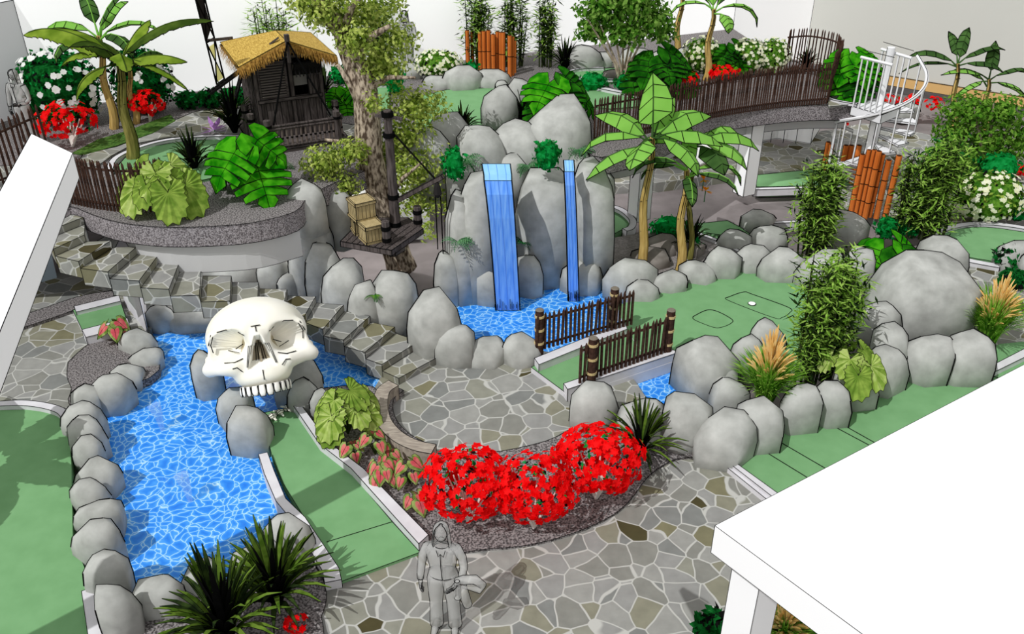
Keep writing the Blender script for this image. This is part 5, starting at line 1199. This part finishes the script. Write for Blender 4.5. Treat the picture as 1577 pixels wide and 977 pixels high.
# ================================================================ SKULL
import numpy as np
def ell(p, c, r):
    q = (p - np.array(c)) / np.array(r); k = np.linalg.norm(q, axis=-1); return (k - 1) * min(r)
def smin(a, b, k): h = np.clip(.5 + .5 * (b - a) / k, 0, 1); return b * (1 - h) + a * h - k * h * (1 - h)
def smax(a, b, k): return -smin(-a, -b, k)
def capsule(p, a, b, r0, r1):
    a, b = np.array(a), np.array(b); pa = p - a; ba = b - a; h = np.clip((pa @ ba) / (ba @ ba), 0, 1)
    return np.linalg.norm(pa - h[..., None] * ba, axis=-1) - (r0 + (r1 - r0) * h)
def skull_sdf(p):
    """x right, y up, z towards the viewer; half width about one"""
    q = p.copy(); q[..., 0] = np.abs(q[..., 0])
    d = ell(q, (0, .17, -.45), (.92, .70, 1.10))
    d = smin(d, ell(q, (0, .33, .10), (.74, .42, .60)), .15)          # forehead
    d = smin(d, capsule(q, (.20, .30, .58), (.70, .22, .38), .12, .13), .12)      # brow
    d = smin(d, capsule(q, (.76, .20, .36), (.86, -.25, .28), .09, .11), .10)     # outer orbit rim
    d = smin(d, capsule(q, (.86, -.30, .26), (.45, -.33, .52), .15, .15), .14)    # cheekbone
    d = smin(d, capsule(q, (.88, -.28, .20), (.92, -.16, -.55), .085, .07), .06)  # arch
    d = smin(d, ell(q, (0, -.30, .25), (.52, .50, .44)), .12)
    d = smin(d, ell(q, (0, -.56, .40), (.46, .22, .34)), .12)         # upper jaw
    d = smin(d, capsule(q, (0, .20, .66), (.05, .02, .74), .10, .075), .10)  # nasal bone
    # eye sockets, rounded squares sloping outwards
    e = (q - np.array((.50, .06, .62))) @ np.array([[.97, -.2, 0], [.2, .97, 0], [0, 0, 1]]).T
    k = (np.abs(e[..., 0] / .285) ** 2.8 + np.abs(e[..., 1] / .25) ** 2.8 + np.abs(e[..., 2] / .62) ** 2.8) ** (1 / 2.8); d = smax(d, -(k - 1) * .22, .05)
    # nose opening, an upturned heart
    t = np.clip((.16 - q[..., 1]) / .54, 0, 1); wn = .045 + .185 * t ** .8
    nose = np.maximum.reduce([q[..., 0] - wn, q[..., 1] - .16, -.40 - q[..., 1], .36 - q[..., 2]])
    d = smax(d, -nose, .03)
    d = smax(d, -ell(q, (1.14, .15, .18), (.30, .42, .42)), .08)      # temples
    d = smax(d, -ell(q, (.78, -.78, .30), (.30, .34, .5)), .05)       # below the cheeks
    d = smax(d, -(q[..., 1] + .76), .03)
    d = smax(d, -(.0 + q[..., 1] * 1.0 + .78 + np.clip(-q[..., 2] + .05, 0, 9) * .9), .08)
    return d
nu, nv = 220, 170
C0 = np.array((0, -.02, -.1)); th = np.linspace(0, 2 * np.pi, nu, endpoint=False); ph = np.linspace(.02, np.pi - .02, nv)
# poles on the back to front axis, denser in front
ph = np.pi * (np.linspace(0, 1, nv) ** 1.35); ph[0] = .004; ph[-1] = np.pi - .004
TH, PH = np.meshgrid(th, ph); D = np.stack([np.sin(PH) * np.cos(TH), np.sin(PH) * np.sin(TH), np.cos(PH)], -1)
tt = np.full(TH.shape, 2.4)
for it in range(160): dd_ = skull_sdf(C0 + D * tt[..., None]); tt = np.maximum(tt - np.maximum(dd_, .0) * .55, .05)
pts = C0 + D * tt[..., None]
S = .97
skc = V((0, 0, CH)); _p = P(398, 530, 0); _d = (_p - skc).normalized(); skc = skc + _d * (16.1 / (V((0, CS, -SN)).dot(_d)))
yaw_s = math.atan2(skc.x, skc.y); tilt = math.radians(30)
# local: x right, y up, z to viewer  ->  world
zax = V((-math.sin(yaw_s) * math.cos(tilt), -math.cos(yaw_s) * math.cos(tilt), math.sin(tilt))); zax = (Rz(math.radians(0)) @ zax).normalized()
xax = V((0, 0, 1)).cross(zax).normalized(); yax = zax.cross(xax); MS = Matrix((xax, yax, zax)).transposed().to_4x4() @ Sc(S)
skull = thing('skull_sculpture', 'giant ivory skull sculpture resting on boulders over the pond', 'skull', skc)
b = MB(); b.v = [MS @ V(p) for p in pts.reshape(-1, 3)]
for i in range(nv - 1):
    for j in range(nu): a = i * nu + j; c_ = i * nu + (j + 1) % nu; b.f.append((a, a + nu, c_ + nu, c_)); b.m.append(0)
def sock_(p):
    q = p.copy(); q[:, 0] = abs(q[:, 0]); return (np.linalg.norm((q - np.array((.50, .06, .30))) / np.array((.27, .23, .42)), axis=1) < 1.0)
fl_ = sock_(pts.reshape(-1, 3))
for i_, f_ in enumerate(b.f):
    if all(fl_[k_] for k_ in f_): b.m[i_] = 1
b.f.append(tuple(range(nu))); b.m.append(0); b.f.append(tuple(range(nu * nv - 1, nu * nv - nu - 1, -1))); b.m.append(0)
b.build('cranium', [BONE, mat('socket_shade_bone', (178, 168, 142), (200, 190, 164), scale=2)], skull, smooth=True)  # darker second bone tone paints shade inside the eye sockets
def surf(x, y, z0=1.6):
    p = np.array([[x, y, z0]], float)
    for _ in range(200):
        d_ = skull_sdf(p)[0]
        if d_ < .004 or p[0, 2] < -.6: break
        p[0, 2] -= max(d_ * .5, .002)
    return V(tuple(p[0]))
def sline(b, pl, r=.010, off=.012):
    w_ = []
    for (x, y) in pl: q = surf(x, y); w_.append(MS @ (q + V((0, 0, off))))
    b.line(w_, r, 0)
b = MB()
for s_ in (-1, 1):
    sline(b, [(s_ * x, y) for x, y in ((.22, .21), (.34, .30), (.5, .35), (.66, .33))])
    sline(b, [(s_ * x, y) for x, y in ((.74, .26), (.80, .12), (.78, -.02))]); sline(b, [(s_ * x, y) for x, y in ((.77, .3), (.84, .12))])
    sline(b, [(s_ * x, y) for x, y in ((.3, -.19), (.45, -.235), (.62, -.22))]); sline(b, [(s_ * x, y) for x, y in ((.34, -.42), (.42, -.33), (.5, -.34))])
    for k in range(3): sline(b, [(s_ * (.22 + .02 * k), -.36), (s_ * (.12 + .03 * k), .0), (s_ * .05, .12)], .006)
    b.line([MS @ V((s_ * .4, -.02, .25)), MS @ V((s_ * .26, .05, .32))], .01, 0)
    b.line([MS @ V((s_ * .7, .05, .22)), MS @ V((s_ * .35, -.1, .25))], .008, 0)
sline(b, [(-.08, .34), (.08, .34)]); sline(b, [(0, .33), (0, .24)])
sline(b, [(0, -.44), (0, -.62)]); b.line([MS @ V((0, -.36, .46)), MS @ V((0, .08, .50))], .012, 0)
for s_ in (-.1, -.05, .05, .1): b.line([MS @ V((s_, -.38, .42)), MS @ V((s_ * .5, .04, .42))], .009, 0)
b.build('suture_lines', [INK], skull)
b = MB(); b.poly([MS @ V(p) for p in ((-.2, -.4, .395), (.2, -.4, .395), (.04, .12, .395), (-.04, .12, .395))]); b.box(MS @ V((0, -.17, .43)), (.03, .12, .4), (MS.to_3x3() @ Matrix.Rotation(PI / 2, 3, 'X')).to_4x4()); b.build('nasal_cavity', [BONED], skull)
for k in range(10):
    a = math.radians(-76 + 152 * k / 9); wT = (.05 if 3 <= k <= 6 else .042); x = .41 * math.sin(a); z = .32 + .40 * math.cos(a) * .95
    b = MB(); Lt = .20 if k in (4, 5) else .175
    Mt = MS @ T((x, -.70, z)) @ Matrix.Rotation(a, 4, 'Y')
    prof = [(0, .8), (-.3, 1.0), (-.7, 1.02), (-.95, .8), (-1.0, .45)]; b0 = []
    vs = []; fs = []; n_ = 10
    for (yy, rr) in prof:
        for j in range(n_):
            u = 2 * PI * j / n_; ex = (abs(math.cos(u)) ** .7) * (1 if math.cos(u) > 0 else -1); ez = (abs(math.sin(u)) ** .7) * (1 if math.sin(u) > 0 else -1)
            vs.append(Mt @ V((ex * wT * 1.25 * rr, yy * Lt, ez * .05 * rr)))
    for i in range(4):
        for j in range(n_): q = i * n_ + j; r_ = i * n_ + (j + 1) % n_; fs.append((q, q + n_, r_ + n_, r_))
    fs.append(tuple(range(4 * n_, 5 * n_))); b.raw(vs, fs, 0)
    for sx in (-1, 1): b.line([Mt @ V((sx * wT * 1.2, -.0, .035)), Mt @ V((sx * wT * 1.28, -.6 * Lt, .035)), Mt @ V((sx * wT * .9, -.97 * Lt, .03))], .009, 1)
    b.line([Mt @ V((-wT, -.99 * Lt, .03)), Mt @ V((wT, -.99 * Lt, .03))], .009, 1)
    b.build('tooth', [TOOTH, INK], skull, smooth=True)
# bones lying on the lane
B = P(418, 648, .05); t = thing('bone_hand', 'small white sculpted bones lying on the turf lane under the skull', 'bones', B, -.6)
for k in range(5):
    b = MB(); y = k * .17 - .3; r = .075 - .006 * k; b.tube([(0.03 * math.sin(k * 2), y - .06, r), (0, y, r * 1.25), (.02, y + .06, r)], [r * .7, r, r * .6], 8, 0); b.ink(.006, 1, 40)
    for s_ in (-1, 1): b.tube([(0, y, r), (s_ * .13, y - .03, r * .8)], [.03, .015], 5, 0)
    b.build('bone', [BONE, INK], t)

# ================================================================ PEOPLE
def skin_mesh(name, joints, edges, root=0, sub_=2):
    me = bpy.data.meshes.new(name); me.from_pydata([j[0] for j in joints], edges, []); ob = bpy.data.objects.new(name, me); COL.objects.link(ob)
    m = ob.modifiers.new('s', 'SKIN'); me.skin_vertices  # layer is created by the modifier
    for i, j in enumerate(joints):
        sv = me.skin_vertices[0].data[i]; sv.radius = j[1] if hasattr(j[1], '__len__') else (j[1], j[1]); sv.use_root = i == root
    m.use_smooth_shade = True
    if sub_: s2 = ob.modifiers.new('d', 'SUBSURF'); s2.levels = sub_; s2.render_levels = sub_
    dg = bpy.context.evaluated_depsgraph_get(); dg.update(); ev = ob.evaluated_get(dg); m2 = bpy.data.meshes.new_from_object(ev)
    vs = [v.co.copy() for v in m2.vertices]; fs = [tuple(p.vertices) for p in m2.polygons]; bpy.data.objects.remove(ob); return vs, fs
def hand(joints, edges, wrist, i0, d, side_, fw):
    """palm and five fingers starting at joint i0"""
    d, side_, fw = V(d).normalized(), V(side_).normalized(), V(fw).normalized(); n = len(joints); pc = wrist + d * .05
    joints.append((tuple(pc), (.026, .034))); edges.append((i0, n)); k0 = n
    for k in range(4):
        r0 = pc + side_ * (-.027 + .018 * k) + d * .035; L_ = [.062, .074, .07, .055][k]; a = len(joints)
        joints.append((tuple(r0), .0095)); joints.append((tuple(r0 + d * L_ * .6 + fw * .012), .0085)); joints.append((tuple(r0 + d * L_ + fw * .032), .007)); edges += [(k0, a), (a, a + 1), (a + 1, a + 2)]
    a = len(joints); r0 = wrist + d * .03 - side_ * .032; joints.append((tuple(r0), .011)); joints.append((tuple(r0 - side_ * .028 + d * .03 + fw * .012), .009)); edges += [(i0, a), (a, a + 1)]
def person(loc, label, rz=0, sc_=1.0, seated=False, detail=True, woman=True):
    t = thing('person', label, 'person', loc, rz); t.scale = (sc_,) * 3; toward = (V((0, 0, CH)) - V(loc)); toward = Rz(-rz) @ toward; q = inkr(V(loc)) * 1.1
    J = [((0, 0, .93), (.155, .105)), ((0, .0, 1.08), (.125, .09)), ((0, .01, 1.25), (.15, .10)), ((0, .015, 1.38), (.14, .08)), ((0, .01, 1.47), (.05, .05)), ((0, 0, 1.54), (.052, .055)),
         ((.085, 0, .88), .10), ((.10, 0, .68), .088), ((.105, 0, .49), .062), ((.11, .01, .28), .055), ((.115, .015, .09), .038), ((.125, -.06, .035), (.045, .03)), ((.135, -.15, .025), (.036, .02)),
         ((.19, .01, 1.40), .055), ((.235, 0, 1.25), .048), ((.255, -.01, 1.10), .040)]
    E = [(0, 1), (1, 2), (2, 3), (3, 4), (4, 5), (0, 6), (6, 7), (7, 8), (8, 9), (9, 10), (10, 11), (11, 12), (3, 13), (13, 14), (14, 15)]
    def mir(i): v = J[i][0]; return ((-v[0], v[1], v[2]), J[i][1])
    m = len(J)
    for i in range(6, 16): J.append(mir(i))
    E += [(0, m)] + [(m + k, m + k + 1) for k in range(6)] + [(3, m + 7), (m + 7, m + 8), (m + 8, m + 9)]
    eR, eL = 15, m + 9
    if seated:
        for base_ in (6, m):
            s_ = 1 if base_ == 6 else -1
            for k, v in enumerate([(.1, -.02, .88), (.16, -.25, .9), (.2, -.42, .9), (.19, -.42, .66), (.18, -.42, .5), (.18, -.5, .46), (.18, -.58, .45)]): J[base_ + k] = ((s_ * v[0], v[1], v[2]), J[base_ + k][1])
    # viewer's right arm bent forward, the other hanging
    n = len(J); J += [((.25, -.13, 1.04), .034), ((.20, -.24, 1.05), .026)]; E += [(eR, n), (n, n + 1)]; wr = V(J[n + 1][0]); hand(J, E, wr, n + 1, (-.4, -.7, .0), (0, 0, 1), (-.6, 0, 0))
    n = len(J); J += [((-.27, -.03, .98), .033), ((-.275, -.05, .86), .025)]; E += [(eL, n), (n, n + 1)]; hand(J, E, V(J[n + 1][0]), n + 1, (0, -.1, -1), (0, 1, 0), (.6, 0, 0))
    vs, fs = skin_mesh('body', J, E, 0, 2)
    b = MB(); b.raw(vs, fs, 0)
    # head with face
    hv, hf = [], []; nu_, nv_ = 20, 16
    for i in range(nv_ + 1):
        ph_ = PI * i / nv_
        for j in range(nu_):
            th_ = 2 * PI * j / nu_; x, y, z = math.sin(ph_) * math.cos(th_), math.sin(ph_) * math.sin(th_), math.cos(ph_)
            jw = 1 - .28 * max(0, -z) ** 1.3; px_, py_, pz_ = x * .076 * jw, y * .094 * (1 - .12 * max(0, -z)), z * .115
            if y < -.5: py_ += -.022 * math.exp(-((x / .16) ** 2) - ((z + .12) / .2) ** 2) + .010 * math.exp(-(((abs(x) - .4) / .16) ** 2) - ((z - .08) / .12) ** 2) - .006 * math.exp(-((x / .3) ** 2) - ((z + .45) / .08) ** 2)
            hv.append(V((px_, py_, pz_ + 1.625)))
    for i in range(nv_):
        for j in range(nu_): a = i * nu_ + j; c_ = i * nu_ + (j + 1) % nu_; hf.append((a, a + nu_, c_ + nu_, c_))
    b.raw(hv, hf, 0)
    for s_ in (-1, 1): b.tube([(s_ * .074, .01, 1.60), (s_ * .084, .014, 1.62), (s_ * .078, .012, 1.645)], [.008, .014, .01], 6, 0)
    tmp = MB(); tmp.v = b.v; tmp.f = [x for x in b.f if all(b.v[i].z > 1.47 or (abs(b.v[i].x) > .16 and b.v[i].z < .93) or (b.v[i].y < -.22 and b.v[i].z > .7) for i in x)]; tmp.m = [0] * len(tmp.f); nf_ = len(tmp.f); tmp.ink(q, 1, 95, toward=toward, bound=False); b.f += tmp.f[nf_:]; b.m += tmp.m[nf_:]
    b.build('body', [GREYP, INK], t, smooth=True)
    b = MB()
    for s_ in (-1, 1): b.line([(s_ * .022, -.083, 1.638), (s_ * .044, -.077, 1.638)], .0035, 0)
    b.line([(-.02, -.082, 1.575), (.02, -.082, 1.575)], .003, 0); b.build('face_marks', [INK], t)
    # hair
    b = MB(); k = 14; rows = [(1.75, .02, .02), (1.74, .06, .075), (1.70, .088, .11), (1.63, .10, .118), (1.55, .105, .11), (1.46, .115, .10), (1.38 if woman else 1.58, .11, .08)]
    vs = []
    for z, rx, ry in rows:
        for j in range(k + 1): a = math.radians(-34 + 248 * j / k); vs.append(V((rx * math.cos(a), ry * math.sin(a) + .01, z)))
    fs = [(i * (k + 1) + j, i * (k + 1) + j + 1, (i + 1) * (k + 1) + j + 1, (i + 1) * (k + 1) + j) for i in range(len(rows) - 1) for j in range(k)]
    b.raw(vs, fs, 0); b.ink(q, 1, 179, toward=toward); b.build('hair', [GREYC, INK], t, smooth=True)
    # jacket and trousers
    b = MB(); n_ = 18; rows = [(1.44, .09, .07), (1.41, .17, .09), (1.34, .2, .115), (1.22, .178, .125), (1.08, .155, .115), (1.0, .172, .12), (.97, .175, .122)]; vs = []
    for z, rx, ry in rows:
        for j in range(n_): a = 2 * PI * j / n_; vs.append(V((rx * math.cos(a), ry * math.sin(a), z)))
    fs = [(i * n_ + j, i * n_ + (j + 1) % n_, (i + 1) * n_ + (j + 1) % n_, (i + 1) * n_ + j) for i in range(len(rows) - 1) for j in range(n_)]
    b.raw(vs, fs, 0)
    for s_ in (-1, 1): b.tube([(s_ * .17, .01, 1.40), (s_ * .238, 0, 1.25), (s_ * .258, -.01, 1.10)] + ([(.25, -.12, 1.05)] if s_ > 0 else [(-.272, -.03, .98), (-.274, -.045, .9)]), [.062, .054, .048, .044, .038][:(4 if s_ > 0 else 5)], 10, 0)
    b.ink(q, 1, 179, toward=toward); b.line([(0, -.13, 1.40), (0, -.135, 1.2), (.01, -.13, .98)], q, 1); b.line([(-.05, -.1, 1.44), (-.02, -.135, 1.37), (0, -.12, 1.40), (.04, -.135, 1.37), (.06, -.1, 1.44)], q, 1)
    b.build('jacket', [GREYC, INK], t, smooth=True)
    if not seated:
        b = MB()
        for s_ in (-1, 1): b.tube([(s_ * .075, 0, .99), (s_ * .09, 0, .86), (s_ * .10, 0, .68), (s_ * .107, 0, .49), (s_ * .113, .01, .28), (s_ * .118, .01, .06)], [.10, .112, .098, .082, .08, .088], 12, 0)
        b.ink(q, 1, 179, toward=toward); b.build('trousers', [GREYC, INK], t, smooth=True)
        for s_ in (-1, 1):
            b = MB(); b.tube([(s_ * .118, .06, .04), (s_ * .125, -.05, .045), (s_ * .135, -.19, .03)], [.045, .05, .03], 8, 0); b.ink(q, 1, 179, toward=toward); b.build('shoe', [GREYC, INK], t, smooth=True)
    return t
pb = P(687, 966, 0); pA = person(pb, 'grey see-through sketched person with long hair standing on the paving, holding a jacket', math.radians(-5), sc_=1.07)
jk = thing('jacket_bundle', 'folded grey jacket and bottle draped over the arm of the standing person', 'jacket', pb + V((.28, -.2, 0))); qk = inkr(pb)
b = MB(); b.tube([(-.10, .02, 1.08), (.0, -.02, 1.14), (.14, 0, 1.13), (.24, .02, 1.0), (.2, .02, .92), (.06, 0, 1.0), (-.06, 0, 1.04)], [.04, .06, .06, .05, .05, .04, .03], 9, 0); b.ink(qk, 1, 179, toward=V((0, 0, CH)) - pb); b.build('sleeve_roll', [GREYC, INK], jk, smooth=True)
b = MB(); b.tube([(-.02, -.02, 1.06), (0, -.02, .85), (.04, 0, .66)], [.05, .07, .06], 8, 0); b.ink(qk, 1, 179, toward=V((0, 0, CH)) - pb); b.build('hanging_cloth', [GREYC, INK], jk, smooth=True)
b = MB(); b.tube([(-.08, -.06, .86), (-.08, -.06, 1.06), (-.08, -.06, 1.1), (-.08, -.06, 1.16)], [.045, .045, .03, .03], 10, 0); b.ink(qk, 1, 60); b.build('bottle', [GREYC, INK], jk)
person(P(628, 112, TZ), 'grey see-through sketched person standing by the bamboo at the back wall', .1)
person(P(50, 222, TZ), 'grey see-through sketched person behind the left fence and white flowered bush', -.2)
bp = P(1258, 376, 0); bp.z = .0; person(bp, 'grey see-through sketched person half hidden behind the bamboo clump', .2)
# ================================================================ CAMERA AND LIGHT
cd = bpy.data.cameras.new('camera'); cam = bpy.data.objects.new('camera', cd); COL.objects.link(cam)
cam.location = (0, 0, CH); cam.rotation_euler = (PI / 2 - PIT, 0, 0)
cd.sensor_fit = 'HORIZONTAL'; cd.sensor_width = 36; cd.lens = FPX / 1577 * 36; cd.clip_start = .05; cd.clip_end = 300
SC.camera = cam
sd = bpy.data.lights.new('sun', 'SUN'); sd.energy = 2.45; sd.angle = .004; so = bpy.data.objects.new('sun', sd); COL.objects.link(so)
so.rotation_euler = V((.56, .58, -1.0)).to_track_quat('-Z', 'Y').to_euler(); so.location = (0, 0, 20)
w = bpy.data.worlds.new('sky'); SC.world = w; w.use_nodes = True
bg = w.node_tree.nodes['Background']; bg.inputs[0].default_value = (1, 1, 1, 1); bg.inputs[1].default_value = .62
SC.view_settings.view_transform = 'Standard'; SC.view_settings.look = 'None'; SC.view_settings.exposure = 0; SC.view_settings.gamma = 1
SC.cycles.use_denoising = True
SC.cycles.max_bounces = 5; SC.cycles.diffuse_bounces = 3; SC.cycles.transparent_max_bounces = 12

for i, (x, y, z_, e_) in enumerate(((-6.2, 17.2, 1.2, 60), (-3.6, 19.6, 1.3, 110), (-1.6, 20.5, 1.2, 60), (3.2, 23.5, 1.2, 90), (6.5, 24.5, 1.3, 60))):
    ld = bpy.data.lights.new('cave_fill', 'POINT'); ld.energy = e_; ld.shadow_soft_size = .05; lo = bpy.data.objects.new('cave_fill', ld); COL.objects.link(lo); lo.location = (x, y, z_)  # fill lights added to lift the dark under the terrace, no fixtures there
